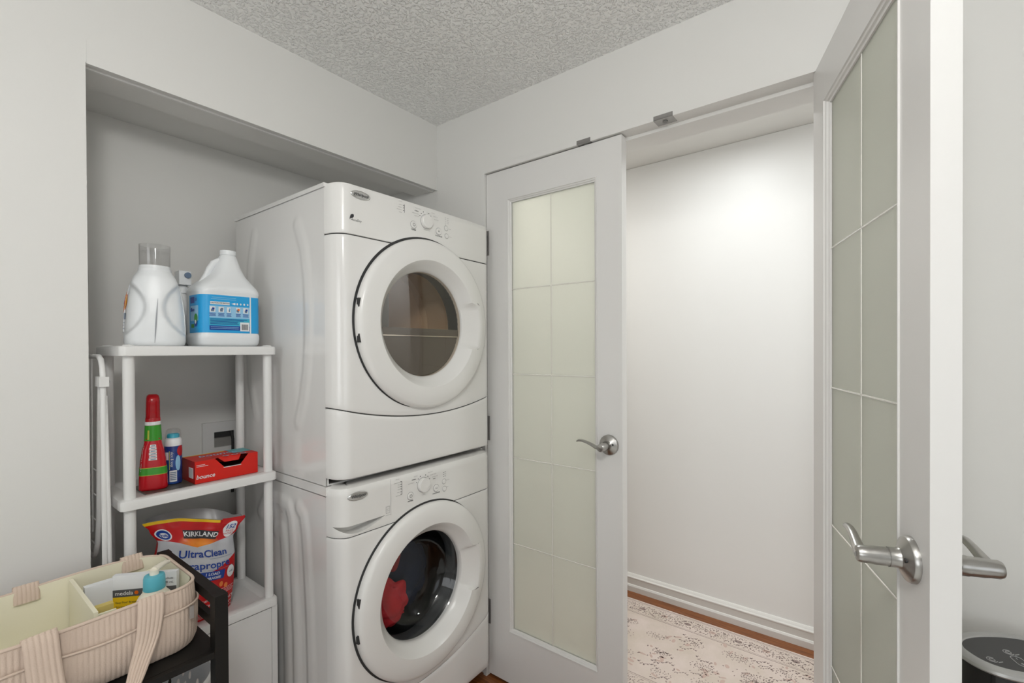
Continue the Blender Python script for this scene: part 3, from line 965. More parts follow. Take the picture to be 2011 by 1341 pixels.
# ------------------------------------------------------------------ folded drying rack
rack = thing('drying_rack', 'folded white tubular drying rack leaning in the niche beside the shelf', 'drying rack', (-.05, -1.152, 0))
m = MB()
m.tube([(.021, -1.152, .02), (.018, -1.152, .6), (.014, -1.1515, 1.10), (.014, -1.152, 1.262), (.009, -1.152, 1.292), (-.004, -1.152, 1.310), (-.025, -1.152, 1.318), (-.30, -1.152, 1.318), (-.325, -1.152, 1.31), (-.338, -1.152, 1.285), (-.34, -1.152, .02)], .0062, 14)
m.build('frame_tube', 'white_plastic', rack)
m = MB()
m.tube([(-.006, -1.1525, 1.255), (-.018, -1.1525, 1.2), (-.030, -1.152, 1.05), (-.040, -1.152, .90), (-.056, -1.152, .835), (-.075, -1.152, .805), (-.098, -1.152, .790), (-.125, -1.152, .785), (-.26, -1.152, .785)], .0058, 12)
m.build('wing_tube', 'white_plastic', rack)
m = MB()
m.tube([(.036, -1.1425, .02), (.030, -1.143, .5), (.020, -1.144, .93), (.012, -1.147, 1.22)], .0042, 12)
m.build('support_tube', 'white_plastic', rack)
ck = rbox((-.018, -1.1615, 1.243), (.026, -1.1425, 1.268), .004, 2).build('clamp', 'white_plastic', rack)
MB().lathe([(.0048, 0), (.0048, .001), (.003, .003), (.0005, .0036)], (0, 0, 0), 'Z', 16).xf(Matrix.Translation((.016, -1.1425, 1.2555)) @ Matrix.Rotation(-pi / 2, 4, 'X')).build('bolt', 'chrome', ck)
for k, z in enumerate((1.02, .955, .89, .825)):
    x0_ = (-.032, -.036, -.042, -.06)[k]
    MB().tube([(x0_, -1.152, z), (x0_ - .012, -1.154, z + .004), (-.338, -1.154, z + .004)], .0017, 8).build('rod', 'white_plastic', rack)
for k, x_ in enumerate((-.075, -.105)):
    MB().tube([(x_, -1.156, 1.312), (x_, -1.157, 1.26), (x_ - .004, -1.157, .86)], .0017, 8).build('rod', 'white_plastic', rack)

# ------------------------------------------------------------------ washer outlet box on niche wall
ob = thing('outlet_box', 'white recessed washer outlet box low on the shaded niche wall', 'outlet box', (XB, -.72, .95))
m = MB()
m.box((XB + .001, -.795, .945), (XB + .012, -.758, 1.069))
m.box((XB + .001, -.690, .945), (XB + .012, -.655, 1.069))
m.box((XB + .001, -.758, 1.032), (XB + .012, -.690, 1.069))
m.box((XB + .001, -.758, .945), (XB + .012, -.690, .975))
m.build('frame', 'white_plastic', ob, smooth=0)
mat('recess_shade', (0.30, 0.29, 0.27, 1), 0.7)
MB().box((XB + .0005, -.758, .975), (XB + .003, -.690, 1.032)).build('recess', 'recess_shade', ob, smooth=0)  # flat grey sheet, shade of the recess is in its colour
MB().tube([(XB + .012, -.70, 1.03), (XB + .018, -.697, 1.00), (XB + .02, -.698, .97), (XB + .018, -.70, .80)], .005, 10).build('hose', 'seam_dark', ob)

MB().box((XB + .003, -.757, 1.012), (XB + .010, -.691, 1.031)).build('recess_top_shade', 'seam_dark', ob, smooth=0)  # dark strip painted as shade at the top of the recess
# ------------------------------------------------------------------ bottles on the top shelf
mat('hdpe_white', (0.84, 0.86, 0.87, 1), 0.32)
mat('hdpe_clear', (0.83, 0.84, 0.84, 1), 0.35)
thin_glass('clear_plastic', (0.93, 0.93, 0.93, 1), 1.0, 1.35, 0.08)
mat('label_blue', srgb(36, 164, 226), 0.35)
mat('label_paleblue', srgb(150, 200, 232), 0.35)
mat('label_darkblue', srgb(20, 62, 150), 0.35)
mat('label_white', (0.82, 0.83, 0.84, 1), 0.35)
mat('label_teal', srgb(60, 178, 205), 0.35)
mat('label_green', srgb(62, 150, 60), 0.4)
mat('label_yellow', srgb(236, 190, 30), 0.4)
mat('label_orange', srgb(235, 110, 25), 0.4)
mat('label_greyblue', srgb(105, 125, 150), 0.4)
mat('stripe_grey', (0.30, 0.31, 0.33, 1), 0.3)
ZS = 1.3455
# detergent bottle with see-through cap
bot = thing('detergent_bottle', 'white detergent bottle with clear measuring cap on top shelf', 'bottle', (-.055, -1.024, ZS))
ang = -0.30
def bottle_surface(u, z, out=0.0):
    """u: angle, z: height above the shelf"""
    keys = [(0, .062, .046), (.004, .067, .050), (.012, .0695, .053), (.05, .0695, .054), (.09, .0675, .053), (.13, .063, .050), (.165, .0565, .047), (.19, .0475, .043), (.203, .040, .039), (.210, .0365, .0365), (.222, .0355, .0355)]
    for a, b in zip(keys, keys[1:]):
        if z <= b[0]:
            break
    t = (z - a[0]) / (b[0] - a[0])
    t = max(0, min(1, t))
    hw, hd = a[1] + (b[1] - a[1]) * t, a[2] + (b[2] - a[2]) * t
    c, s = math.cos(u), math.sin(u)
    e = 0.75 if z < .18 else 0.75 + .25 * sstep(.18, .205, z)
    x = hd * math.copysign(abs(c) ** e, c)
    y = hw * math.copysign(abs(s) ** e, s)
    # scooped hand grips left and right of a central spine
    zc = (z - .105) / .080
    if abs(zc) < 1:
        wz = .016 + .05 * zc * zc
        dip = .017 * sstep(wz, wz + .010, abs(y)) * (1 - sstep(.85, 1, abs(zc)))
        x -= dip * (1 if c > 0 else -1) * sstep(0, .3, abs(c))
    x += out * c
    y += out * s
    return Vector((x, y, z))
def bxf(p, root=bot, a=ang):
    q = Matrix.Rotation(a, 3, 'Z') @ Vector(p)
    return (q.x + root.location.x, q.y + root.location.y, q.z + root.location.z)
zl = [0, .002, .004, .008, .012] + [.012 + .178 * k / 44 for k in range(1, 45)] + [.1935, .197, .200, .203, .2065, .210, .216, .222]
m = MB()
m.loft([[bxf(bottle_surface(2 * pi * i / 96, z)) for i in range(96)] for z in zl])
m.build('bottle_body', 'hdpe_white', bot, smooth=60)
m = MB()
m.lathe([(.0375, .204), (.0380, .214), (.0365, .215), (.0365, .217)], (bot.location.x, bot.location.y, ZS), 'Z', 48)
m.build('collar_ring', 'hdpe_white', bot)
m = MB()
m.lathe([(.0345, .217), (.0350, .218), (.0362, .262), (.0365, .280), (.0350, .280), (.0340, .222)], (bot.location.x, bot.location.y, ZS), 'Z', 48)
m.lathe([(.001, .262), (.0335, .262)], (bot.location.x, bot.location.y, ZS), 'Z', 48)
m.build('measuring_cap', 'clear_plastic', bot)
m = MB()
def on_b(y, z, out=.0008):
    best = min((2 * pi * i / 9000 for i in range(-700, 700)), key=lambda a: abs(bottle_surface(a, z).y - y))
    return bxf(bottle_surface(best, z, out))
st = [(z, .0016 * math.sin(pi * (z - .008) / .122) ** .7 + .0002) for z in [.008 + .122 * k / 18 for k in range(19)]]
m.loft([[on_b(.0075 - .008 * (1 - z / .13) - w, z) for z, w in st], [on_b(.0075 - .008 * (1 - z / .13) + w, z) for z, w in st]], False, False, closed=False)
m.build('level_strip', 'stripe_grey', bot, smooth=0)
# the printed side label, seen at the bottle's left edge
def side_patch(name, material, a0, a1, z0, z1, out, parent=bot, fn=bottle_surface):
    m = MB()
    m.grid(lambda u, v: bxf(fn(a0 + (a1 - a0) * u, z0 + (z1 - z0) * v, out), parent), 14, 14)
    return m.build(name, material, parent, fixn=True)
side_patch('label', 'label_white', -2.5, -1.10, .030, .150, .0006)
side_patch('label_band', 'label_greyblue', -2.5, -1.12, .072, .090, .0010)
def ell_patch(name, material, ac, zc, ra, rz, out, parent=bot, fn=bottle_surface):
    m = MB()
    n = 28
    rings = [[bxf(fn(ac + ra * k * math.cos(2 * pi * i / n), zc + rz * k * math.sin(2 * pi * i / n), out), parent) for i in range(n)] for k in (.02, .35, .7, 1.0)]
    m.loft(rings, True, False)
    return m.build(name, material, parent)
ell_patch('logo_ring', 'label_orange', -1.62, .120, .50, .030, .0012)
ell_patch('logo_ring', 'label_yellow', -1.62, .120, .46, .0275, .0016)
ell_patch('logo_ring', 'label_orange', -1.62, .120, .36, .0215, .0020)
text('logo_lettering', 'Tide', .026, 'label_darkblue', bot, lambda u, v: bxf(bottle_surface(-1.60 + u * 14, .120 + v, .0026)), bold=.02)
for k, z in enumerate((.062, .055, .046, .036)):
    side_patch('label_line', 'label_greyblue', -1.85, -1.22 - .05 * (k % 2), z, z + .003, .0011)

# big white jug with blue label
jug = thing('laundry_jug', 'large white jug with blue printed label next to the dryer on top shelf', 'jug', (-.07, -.845, ZS))
JX0, JX1, JY0, JY1 = -.070, .070, -.085, .085
def jug_ring(hx, hy, cx_, cy_, z, n=64, e=.36):
    pts = []
    for i in range(n):
        a = 2 * pi * i / n
        c, s = math.cos(a), math.sin(a)
        pts.append((jug.location.x + cx_ + hx * math.copysign(abs(c) ** e, c), jug.location.y + cy_ + hy * math.copysign(abs(s) ** e, s), ZS + z))
    return pts
prof = [(.060, .076, 0, 0, 0, .42), (.067, .083, 0, 0, .003, .40), (.070, .0855, 0, 0, .009, .36), (.0715, .087, 0, 0, .024, .34), (.0712, .0865, 0, 0, .033, .34), (.0690, .0843, 0, 0, .038, .32), (.0690, .0843, 0, 0, .157, .32), (.0708, .0860, 0, 0, .161, .34), (.0708, .0858, 0, 0, .170, .36),
        (.067, .081, 0, .001, .181, .42), (.060, .072, 0, .003, .193, .50), (.0535, .061, 0, .006, .205, .60), (.047, .050, 0, .009, .218, .70), (.0405, .042, .001, .011, .232, .8), (.034, .035, .002, .012, .248, .9), (.028, .029, .003, .013, .264, 1), (.0235, .0245, .003, .013, .278, 1), (.021, .021, .003, .013, .284, 1), (.0195, .0195, .003, .013, .286, 1)]
m = MB()
m.loft([jug_ring(*p[:5], e=p[5]) for p in prof])
m.build('jug_body', 'hdpe_white', jug, smooth=50)
MB().lathe([(.0215, .284), (.0225, .2845), (.0225, .297), (.0212, .2985), (.001, .2985)], (jug.location.x + .003, jug.location.y + .013, ZS), 'Z', 40).build('cap', 'hdpe_white', jug)
m = MB()
jx, jy = jug.location.x, jug.location.y
m.tube([(jx, jy + .002, ZS + .264), (jx, jy - .012, ZS + .263), (jx, jy - .026, ZS + .254), (jx, jy - .036, ZS + .238), (jx, jy - .045, ZS + .215), (jx, jy - .055, ZS + .195), (jx, jy - .062, ZS + .180)], [.011, .012, .012, .0115, .0115, .013, .016], 16, flat=(1, .85))
m.build('handle', 'hdpe_white', jug, smooth=60)
def jl(y, z, lift=.0005):
    """point on the jug's label surface: y along the front, wrapping to the left side when below the corner"""
    e = .32
    hx, hy = .0690 + lift, .0843 + lift
    return (y, z, hx, hy)
def jug_pt(t, z, lift=.0006):
    """t: arc distance from the front centre (metres, negative = towards the left side)"""
    e = .32
    hx, hy = .0690 + lift, .0843 + lift
    pts = JUG_ARC
    i = min(range(len(pts)), key=lambda k: abs(pts[k][0] - t))
    if pts[i][0] > t and i > 0:
        i -= 1
    j = min(i + 1, len(pts) - 1)
    f = 0 if j == i else (t - pts[i][0]) / (pts[j][0] - pts[i][0])
    a = pts[i][1] + (pts[j][1] - pts[i][1]) * f
    c, s = math.cos(a), math.sin(a)
    return (jx + hx * math.copysign(abs(c) ** e, c), jy + hy * math.copysign(abs(s) ** e, s), ZS + z)
JUG_ARC = []
acc, prev = 0, None
tmp_arc = []
for k in range(0, 1201):
    a = -1.9 + 3.2 * k / 1200
    c, s = math.cos(a), math.sin(a)
    p = (.069 * math.copysign(abs(c) ** .32, c), .0843 * math.copysign(abs(s) ** .32, s))
    if prev:
        acc += math.hypot(p[0] - prev[0], p[1] - prev[1])
    prev = p
    tmp_arc.append((acc, a))
a_mid = min(tmp_arc, key=lambda q: abs(q[1]))[0]
JUG_ARC = [(q[0] - a_mid, q[1]) for q in tmp_arc]
def jug_patch(name, material, t0, t1, z0, z1, lift, parent=jug):
    m = MB()
    nu = max(2, int((t1 - t0) / .004))
    m.grid(lambda u, v: jug_pt(t0 + (t1 - t0) * u, z0 + (z1 - z0) * v, lift), nu, 1)
    return m.build(name, material, parent, smooth=40)
lab = jug_patch('label', 'label_blue', -.150, .100, .040, .152, .0006)
jug_patch('label_panel', 'label_white', -.040, .060, .1515, .157, .0004)
jug_patch('label_panel', 'label_paleblue', -.052, .058, .084, .120, .0010)
jug_patch('label_panel', 'label_teal', -.052, .058, .062, .083, .0010)
jug_patch('label_panel', 'label_darkblue', -.052, .058, .048, .061, .0010)
jug_patch('label_edge', 'label_white', .058, .062, .040, .152, .0010)
jug_patch('label_panel', 'label_white', .030, .056, .046, .073, .0014)
jug_patch('label_panel', 'label_white', -.050, .004, .1235, .132, .0012)
jug_patch('label_panel', 'label_paleblue', -.140, -.085, .075, .120, .0010)
jug_patch('label_panel', 'label_darkblue', -.140, -.110, .128, .146, .0010)
for k in range(13):
    jug_patch('barcode_bar', 'print_dark', .034 + k * .00145, .034 + k * .00145 + (.0009 if k % 3 else .0005), .050, .067, .0018)
JT = lambda t0, z0, lift=.0018: (lambda u, v: jug_pt(t0 + u, z0 + v, lift))
text('label_lettering', 'CAUTION: EYE IRRITANT', .0046, 'print_dark', jug, JT(-.023, .1278), bold=.02)
for k in range(5):
    t = -.044 + k * .0225
    ic = jug_patch('pictogram', 'label_white', t - .007, t + .007, .101, .117, .0013)
    jug_patch('pictogram_mark', 'label_greyblue', t - .004 + .001 * (k % 3), t + .004, .103, .110 + .0015 * (k % 2), .0017, jug)
    jug_patch('pictogram_mark', ('label_darkblue', 'label_greyblue', 'label_blue', 'label_orange', 'label_darkblue')[k], t - .001, t + .005, .108, .114, .0019, jug)
    for q in range(3):
        jug_patch('label_line', 'label_darkblue', t - .0085 + .001 * (q % 2), t + .0085 - .001 * (q % 2), .0965 - q * .0036, .0982 - q * .0036, .0014)
for k in range(5):
    t = .012 + k * .010
    m = MB()
    pts = [jug_pt(t + .0028 * math.cos(2 * pi * i / (6 if k % 2 else 4)), .128 + .0034 * math.sin(2 * pi * i / (6 if k % 2 else 4)), .0014) for i in range(6 if k % 2 else 4)]
    m.face(pts)
    m.build('pictogram', 'label_white', jug, smooth=0)
for k in range(5):
    jug_patch('label_line', 'label_darkblue', -.050, (.050, .040, .024, .022, .026)[k], .0795 - k * .0036, .0812 - k * .0036, .0014)
for k in range(2):
    jug_patch('label_line', 'label_paleblue', -.049, .026, .0565 - k * .0045, .0577 - k * .0045, .0014)
for k in range(2):
    jug_patch('label_line', 'label_paleblue', -.048 + k * .002, .018, .139 + k * .005, .1402 + k * .005, .0012)
def jug_ell(material, t, z, ra, rz, lift):
    m = MB()
    m.face([jug_pt(t + ra * math.cos(2 * pi * i / 24), z + rz * math.sin(2 * pi * i / 24), lift) for i in range(24)])
    return m.build('label_emblem', material, jug, smooth=0)
jug_ell('label_darkblue', -.1005, .072, .0105, .014, .0014)
jug_ell('label_green', -.0995, .083, .0115, .013, .0018)
jug_ell('label_white', -.1005, .072, .005, .006, .0020)
text('label_lettering', '10', .013, 'label_darkblue', jug, JT(-.100, .137), bold=.03)
text('label_lettering', 'clean', .014, 'label_darkblue', jug, JT(-.124, .108), bold=.03)
jug_patch('label_panel', 'label_green', -.132, -.112, .055, .066, .0014)

# spray bottle standing behind the jug
thin_glass('smoke_plastic', (0.80, 0.80, 0.79, 1), 1.0, 1.4, 0.1)
sp = thing('spray_bottle', 'white pump spray bottle with grey nozzle half hidden behind the jug', 'spray bottle', (-.165, -.925, ZS))
sx, sy = -.165, -.925
MB().lathe([(.001, 0), (.026, .001), (.028, .006), (.028, .12), (.024, .14), (.015, .155), (.014, .165), (.001, .165)], (sx, sy, ZS), 'Z', 32).build('bottle_body', 'hdpe_clear', sp)
MB().lathe([(.0165, .165), (.0165, .185), (.013, .190), (.001, .190)], (sx, sy, ZS), 'Z', 32).build('collar', 'hdpe_white', sp)
hd = rbox((sx - .012, sy - .016, ZS + .190), (sx + .028, sy + .016, ZS + .232), .007, 3).build('spray_head', 'hdpe_white', sp)
MB().cyl((sx + .027, sy + .006, ZS + .219), (sx + .034, sy + .006, ZS + .219), .0088, n=24).build('nozzle', 'label_greyblue', hd)
MB().tube([(sx + .016, sy + .012, ZS + .196), (sx + .024, sy + .018, ZS + .180), (sx + .026, sy + .022, ZS + .160)], .004, 10).build('trigger', 'hdpe_white', hd)

# ------------------------------------------------------------------ middle shelf
ZM = 0.9495
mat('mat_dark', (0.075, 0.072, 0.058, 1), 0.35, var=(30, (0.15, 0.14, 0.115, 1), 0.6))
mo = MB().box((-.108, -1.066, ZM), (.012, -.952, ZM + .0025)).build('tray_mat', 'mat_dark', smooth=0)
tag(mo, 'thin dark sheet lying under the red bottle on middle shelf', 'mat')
mat('red_plastic', srgb(190, 12, 28), 0.22)
mat('red_cap', srgb(165, 5, 18), 0.18)
mat('green_label', srgb(58, 150, 40), 0.3)
mat('lime_edge', srgb(190, 190, 70), 0.3)
mat('ink_white', (0.80, 0.80, 0.80, 1), 0.4)
Z2 = ZM + .0025
rb = thing('cleaner_bottle', 'tall red stain remover spray bottle with green label bands', 'bottle', (-.040, -1.036, Z2))
RBK = [(0, .030, .022), (.003, .0325, .0245), (.008, .0325, .025), (.03, .0320, .0245), (.08, .0285, .022), (.110, .0245, .0205), (.124, .0205, .018), (.130, .0195, .0172), (.17, .0178, .0162), (.196, .0168, .0155)]
def rbs(a, z, out=0):
    for p, q in zip(RBK, RBK[1:]):
        if z <= q[0]:
            break
    t = max(0, min(1, (z - p[0]) / (q[0] - p[0])))
    hy, hx = p[1] + (q[1] - p[1]) * t + out, p[2] + (q[2] - p[2]) * t + out
    c, s = math.cos(a), math.sin(a)
    e = .62 if z < .12 else .62 + .38 * sstep(.12, .14, z)
    v = Matrix.Rotation(-.30, 3, 'Z') @ Vector((hx * math.copysign(abs(c) ** e, c), hy * math.copysign(abs(s) ** e, s), z))
    return (v.x + rb.location.x, v.y + rb.location.y, v.z + Z2)
def rb_band(name, material, z0, z1, out, nz=8, a0=-pi, a1=pi):
    m = MB()
    m.grid(lambda u, v: rbs(a0 + (a1 - a0) * u, z0 + (z1 - z0) * v, out), 72, nz)
    return m.build(name, material, rb, smooth=60)
m = MB()
m.loft([[rbs(2 * pi * i / 72, z) for i in range(72)] for z in [0, .003, .008, .03, .055, .08, .095, .110, .118, .124, .130, .15, .17, .196]])
m.build('bottle_body', 'red_plastic', rb, smooth=50)
rb_band('label_band', 'green_label', .134, .176, .0006)
rb_band('label_band', 'ink_white', .1765, .186, .0006)
rb_band('label_band', 'lime_edge', .0415, .0625, .0006)
rb_band('label_band', 'green_label', .0430, .0610, .0009)
rb_band('label_patch', 'lime_edge', .138, .163, .0012, 6, -.62, -.40)
for k in range(6):
    z = .082 + k * .0072
    rb_band('label_letter', 'ink_white', z, z + .0060, .0008, 2, -.16 + .03 * (k % 2), .16)
    rb_band('label_letter', 'label_greyblue', z + .0018, z + .0040, .0011, 2, -.06, .09)
text('label_lettering', 'stain remover', .0125, 'ink_white', rb, lambda u, v: rbs(-.85 + v * 16, .088 + u, .0012))
text('label_lettering', 'GALLONS', .008, 'lime_edge', rb, lambda u, v: rbs(-1.15 + v * 16, .105 + u, .0012))
MB().lathe([(.0165, .186), (.0165, .196), (.001, .196)], (rb.location.x, rb.location.y, Z2), 'Z', 32).build('neck_ring', 'clear_plastic', rb)
m = MB()
hr = []
for z, hx, hy, dx in ((.194, .0145, .0150, 0), (.197, .0158, .0162, 0), (.214, .0160, .0160, 0), (.224, .0165, .0158, .001), (.240, .0195, .0155, .003), (.250, .0190, .0150, .002), (.257, .0150, .0130, -.001), (.2605, .009, .009, -.002)):
    hr.append([(rb.location.x + dx + hx * math.copysign(abs(math.cos(a)) ** .7, math.cos(a)), rb.location.y + hy * math.copysign(abs(math.sin(a)) ** .7, math.sin(a)), Z2 + z) for a in [2 * pi * i / 40 for i in range(40)]])
m.loft(hr)
m.xf(Matrix.Translation(Vector((rb.location.x, rb.location.y, 0))) @ Matrix.Rotation(-.2, 4, 'Z') @ Matrix.Translation(-Vector((rb.location.x, rb.location.y, 0))))
m.build('spray_head', 'red_cap', rb, smooth=60)

can = thing('aerosol_can', 'slim navy and white spray can with blue button beside red bottle', 'can', (-.060, -.983, Z2))
cx_, cy_ = -.060, -.983
mat('navy_print', srgb(26, 44, 112), 0.25, var=(40, srgb(40, 90, 170), .8))
MB().lathe([(.001, 0), (.018, 0), (.0205, .002), (.0208, .006), (.0208, .108), (.0195, .113)], (cx_, cy_, Z2), 'Z', 40).build('can_body', 'navy_print', can)
MB().lathe([(.0205, .108), (.0210, .110), (.0206, .122), (.0190, .128), (.016, .131), (.001, .131)], (cx_, cy_, Z2), 'Z', 40).build('shoulder', 'hdpe_white', can)
MB().lathe([(.0150, .130), (.0148, .140), (.012, .1425), (.001, .143)], (cx_, cy_, Z2), 'Z', 32).build('button', 'label_teal', can)
MB().lathe([(.0192, .128), (.0186, .142), (.0168, .152), (.012, .157), (.001, .158)], (cx_, cy_, Z2), 'Z', 40).build('clear_cap', 'clear_plastic', can)
def can_patch(name, material, a0, a1, z0, z1, out):
    m = MB()
    m.grid(lambda u, v: (cx_ + (.0208 + out) * math.cos(a0 + (a1 - a0) * u), cy_ + (.0208 + out) * math.sin(a0 + (a1 - a0) * u), Z2 + z0 + (z1 - z0) * v), 12, 2)
    return m.build(name, material, can)
can_patch('label_panel', 'label_white', -.75, .10, .008, .040, .0005)
for k in range(5):
    can_patch('label_line', 'label_greyblue', -.66, .02, .013 + k * .005, .0155 + k * .005, .0009)
can_patch('label_panel', 'label_white', -1.3, -.85, .070, .092, .0005)
can_patch('label_stripe', 'lime_edge', -.78, -.70, .042, .095, .0005)
m = MB()
m.loft([[(cx_ + .0214 * math.cos(.62 + r * .5 * math.cos(t)), cy_ + .0214 * math.sin(.62 + r * .5 * math.cos(t)), Z2 + .094 + r * .015 * math.sin(t)) for t in [2 * pi * i / 24 for i in range(24)]] for r in (.05, .5, 1)], True, False)
m.build('label_emblem', 'red_plastic', can)
m = MB()
m.loft([[(cx_ + .0214 * math.cos(.25 + r * .32 * math.cos(t)), cy_ + .0214 * math.sin(.25 + r * .32 * math.cos(t)), Z2 + .060 + r * .022 * math.sin(t)) for t in [2 * pi * i / 24 for i in range(24)]] for r in (.05, .5, 1)], True, False)
m.build('label_emblem', 'label_paleblue', can)
text('label_lettering', 'spot & stain', .009, 'ink_white', can, lambda u, v: (cx_ + .0216 * math.cos(-.45 + v * 50), cy_ + .0216 * math.sin(-.45 + v * 50), Z2 + .072 + u))

# dryer sheet box
mat('box_red', srgb(214, 32, 18), 0.42)
mat('box_darkred', srgb(168, 26, 20), 0.42)
mat('box_inside_shade', (0.035, 0.02, 0.015, 1), 0.7)
mat('box_teal', srgb(90, 165, 170), 0.42)
bx = thing('dryer_sheet_box', 'red cardboard box of dryer sheets torn open on middle shelf', 'box', (-.050, -.857, ZM))
BX0, BX1, BY0, BY1, BZ = -.103, -.001, -.949, -.776, ZM + .064
m = MB()
n0, n1, n2, n3, nd = BY0 + .052, BY1 - .028, BY0 + .078, BY1 - .052, .030
# front with torn trapezoid
m.face([(BX1, BY0, ZM), (BX1, BY1, ZM), (BX1, BY1, BZ), (BX1, n1, BZ), (BX1, n3, BZ - nd), (BX1, n2, BZ - nd), (BX1, n0, BZ), (BX1, BY0, BZ)])
m.face([(BX0, BY0, ZM), (BX0, BY0, BZ), (BX0, BY1, BZ), (BX0, BY1, ZM)])
m.face([(BX0, BY0, ZM), (BX0, BY1, ZM), (BX1, BY1, ZM), (BX1, BY0, ZM)])
m.face([(BX0, BY1, ZM), (BX0, BY1, BZ), (BX1, BY1, BZ), (BX1, BY1, ZM)])
nd2 = .020
m.face([(BX0, BY0, BZ), (BX1, BY0, BZ), (BX1, n0, BZ), (BX1 - nd2, n0 + .02, BZ - .001), (BX1 - nd2, n1 - .02, BZ - .001), (BX1, n1, BZ), (BX1, BY1, BZ), (BX0, BY1, BZ)])
m.build('carton', 'box_red', bx, smooth=0)
MB().face([(BX0, BY0 - .0004, ZM), (BX1, BY0 - .0004, ZM), (BX1, BY0 - .0004, BZ), (BX0, BY0 - .0004, BZ)])
m = MB()
m.face([(BX0, BY0 - .0004, ZM), (BX1 - .001, BY0 - .0004, ZM), (BX1 - .001, BY0 - .0004, BZ), (BX0, BY0 - .0004, BZ)])
m.build('end_flap', 'box_darkred', bx, smooth=0)
MB().box((BX0 + .002, BY0 + .002, ZM + .002), (BX1 - .003, BY1 - .002, BZ - nd - .004)).build('inner_shade_block', 'box_inside_shade', bx, smooth=0)  # dark block standing in for the shade inside the carton
m = MB()
m.face([(BX1 - nd2, n0 + .012, BZ - .0005), (BX1 - nd2, n1 - .012, BZ - .0005), (BX1 - nd2 + .010, n1 - .024, BZ - .016), (BX1 - nd2 + .010, n0 + .030, BZ - .016)])
fl = m.build('torn_flap', 'box_red', bx, smooth=0)
MB().tube([(BX1 + .0004, n2 - .003, BZ - nd), (BX1 + .0004, n3 + .003, BZ - nd)], .0011, 6).build('torn_edge', 'label_white', bx)
for k in range(3):
    y = BY0 + .088 + k * .025
    m = MB()
    m.face([(BX1 - .018 + .007 * math.cos(2 * pi * i / 20) * .8, y + .0095 * math.sin(2 * pi * i / 20), BZ + .0006) for i in range(20)])
    o = m.build('round_mark', 'label_white', bx, smooth=0)
    m = MB()
    m.face([(BX1 - .018 + .0040 * math.cos(2 * pi * i / 20) * .8, y + .0055 * math.sin(2 * pi * i / 20), BZ + .0010) for i in range(20)])
    m.build('round_mark', 'label_darkblue', bx, smooth=0)
text('lettering', 'bounce', .0165, 'ink_white', bx, lambda u, v: (BX1 + .0006, BY0 + .027 + u, ZM + .018 + v), bold=.018, shear=.22)
text('lettering', 'bounce', .036, 'label_paleblue', bx, lambda u, v: (BX0 + .040 - v, (BY0 + BY1) / 2 - .005 + u, BZ + .0006), bold=.015, shear=.2)
MB().box((BX0, BY1 - .055, BZ + .0002), (BX0 + .062, BY1 - .001, BZ + .0004)).build('top_panel', 'box_teal', bx, smooth=0)
m = MB()
m.box((BX0 + .002, BY0 + .002, BZ + .0002), (BX0 + .010, BY1 - .060, BZ + .0004))
m.build('top_band', 'label_yellow', bx, smooth=0)
MB().box((BX1 - .044, BY0 - .0008, ZM + .014), (BX1 - .012, BY0 - .0003, ZM + .044)).build('barcode_field', 'label_white', bx, smooth=0)
for k in range(7):
    MB().box((BX1 - .041 + k * .004, BY0 - .0011, ZM + .016), (BX1 - .041 + k * .004 + .0018, BY0 - .0007, ZM + .042)).build('barcode_bar', 'print_grey', bx, smooth=0)
for k in range(2):
    MB().box((BX1 + .0002, BY0 + .004, BZ - .016 + k * .004), (BX1 + .0005, BY0 + .034 - k * .008, BZ - .0148 + k * .004)).build('label_line', 'label_white', bx, smooth=0)

# ------------------------------------------------------------------ pouch on the lower shelf
ZL = 0.5538
bag = thing('detergent_pouch', 'red and silver plastic pouch of laundry pacs on lower shelf', 'pouch', (-.03, -.94, ZL))
def lerpk(keys, v):
    for a, b in zip(keys, keys[1:]):
        if v <= b[0]:
            break
    t = max(0, min(1, (v - a[0]) / (b[0] - a[0])))
    t = t * t * (3 - 2 * t)
    return a[1] + (b[1] - a[1]) * t
YLK = [(0, -1.030), (.2, -1.036), (.6, -1.038), (.80, -1.030), (.92, -1.048), (1, -1.064)]
YRK = [(0, -.846), (.3, -.838), (.6, -.834), (.8, -.838), (.9, -.822), (1, -.800)]
XFK = [(0, .004), (.08, .012), (.4, .014), (.75, -.004), (.9, -.022), (1, -.030)]
def bag_pt(u, v, side=1, lift=0.0):
    y0, y1 = lerpk(YLK, v), lerpk(YRK, v)
    y = y0 + (y1 - y0) * u
    H = .304 - .040 * u + .010 * math.sin(5 * u + .5) * (v > 0)
    z = ZL + v * H
    edge = max(0.0, math.sin(pi * u)) ** .55
    full = 1 - sstep(.55, 1.0, v) * .92
    xm = lerpk([(0, -.045), (.5, -.040), (1, -.034)], v)
    half = (lerpk(XFK, v) - xm)
    wr = .0035 * math.sin(9 * u + 14 * v) * math.sin(pi * u) * sstep(.0, .3, v) + .003 * math.sin(23 * u - 9 * v) * sstep(.45, .9, v) * math.sin(pi * u)
    if side > 0:
        x = xm + half * (.25 + .75 * edge) + wr + lift
    else:
        x = xm - (half * .9 * full + .004) * (.25 + .75 * edge) + wr - lift
    return Vector((x, y, z))
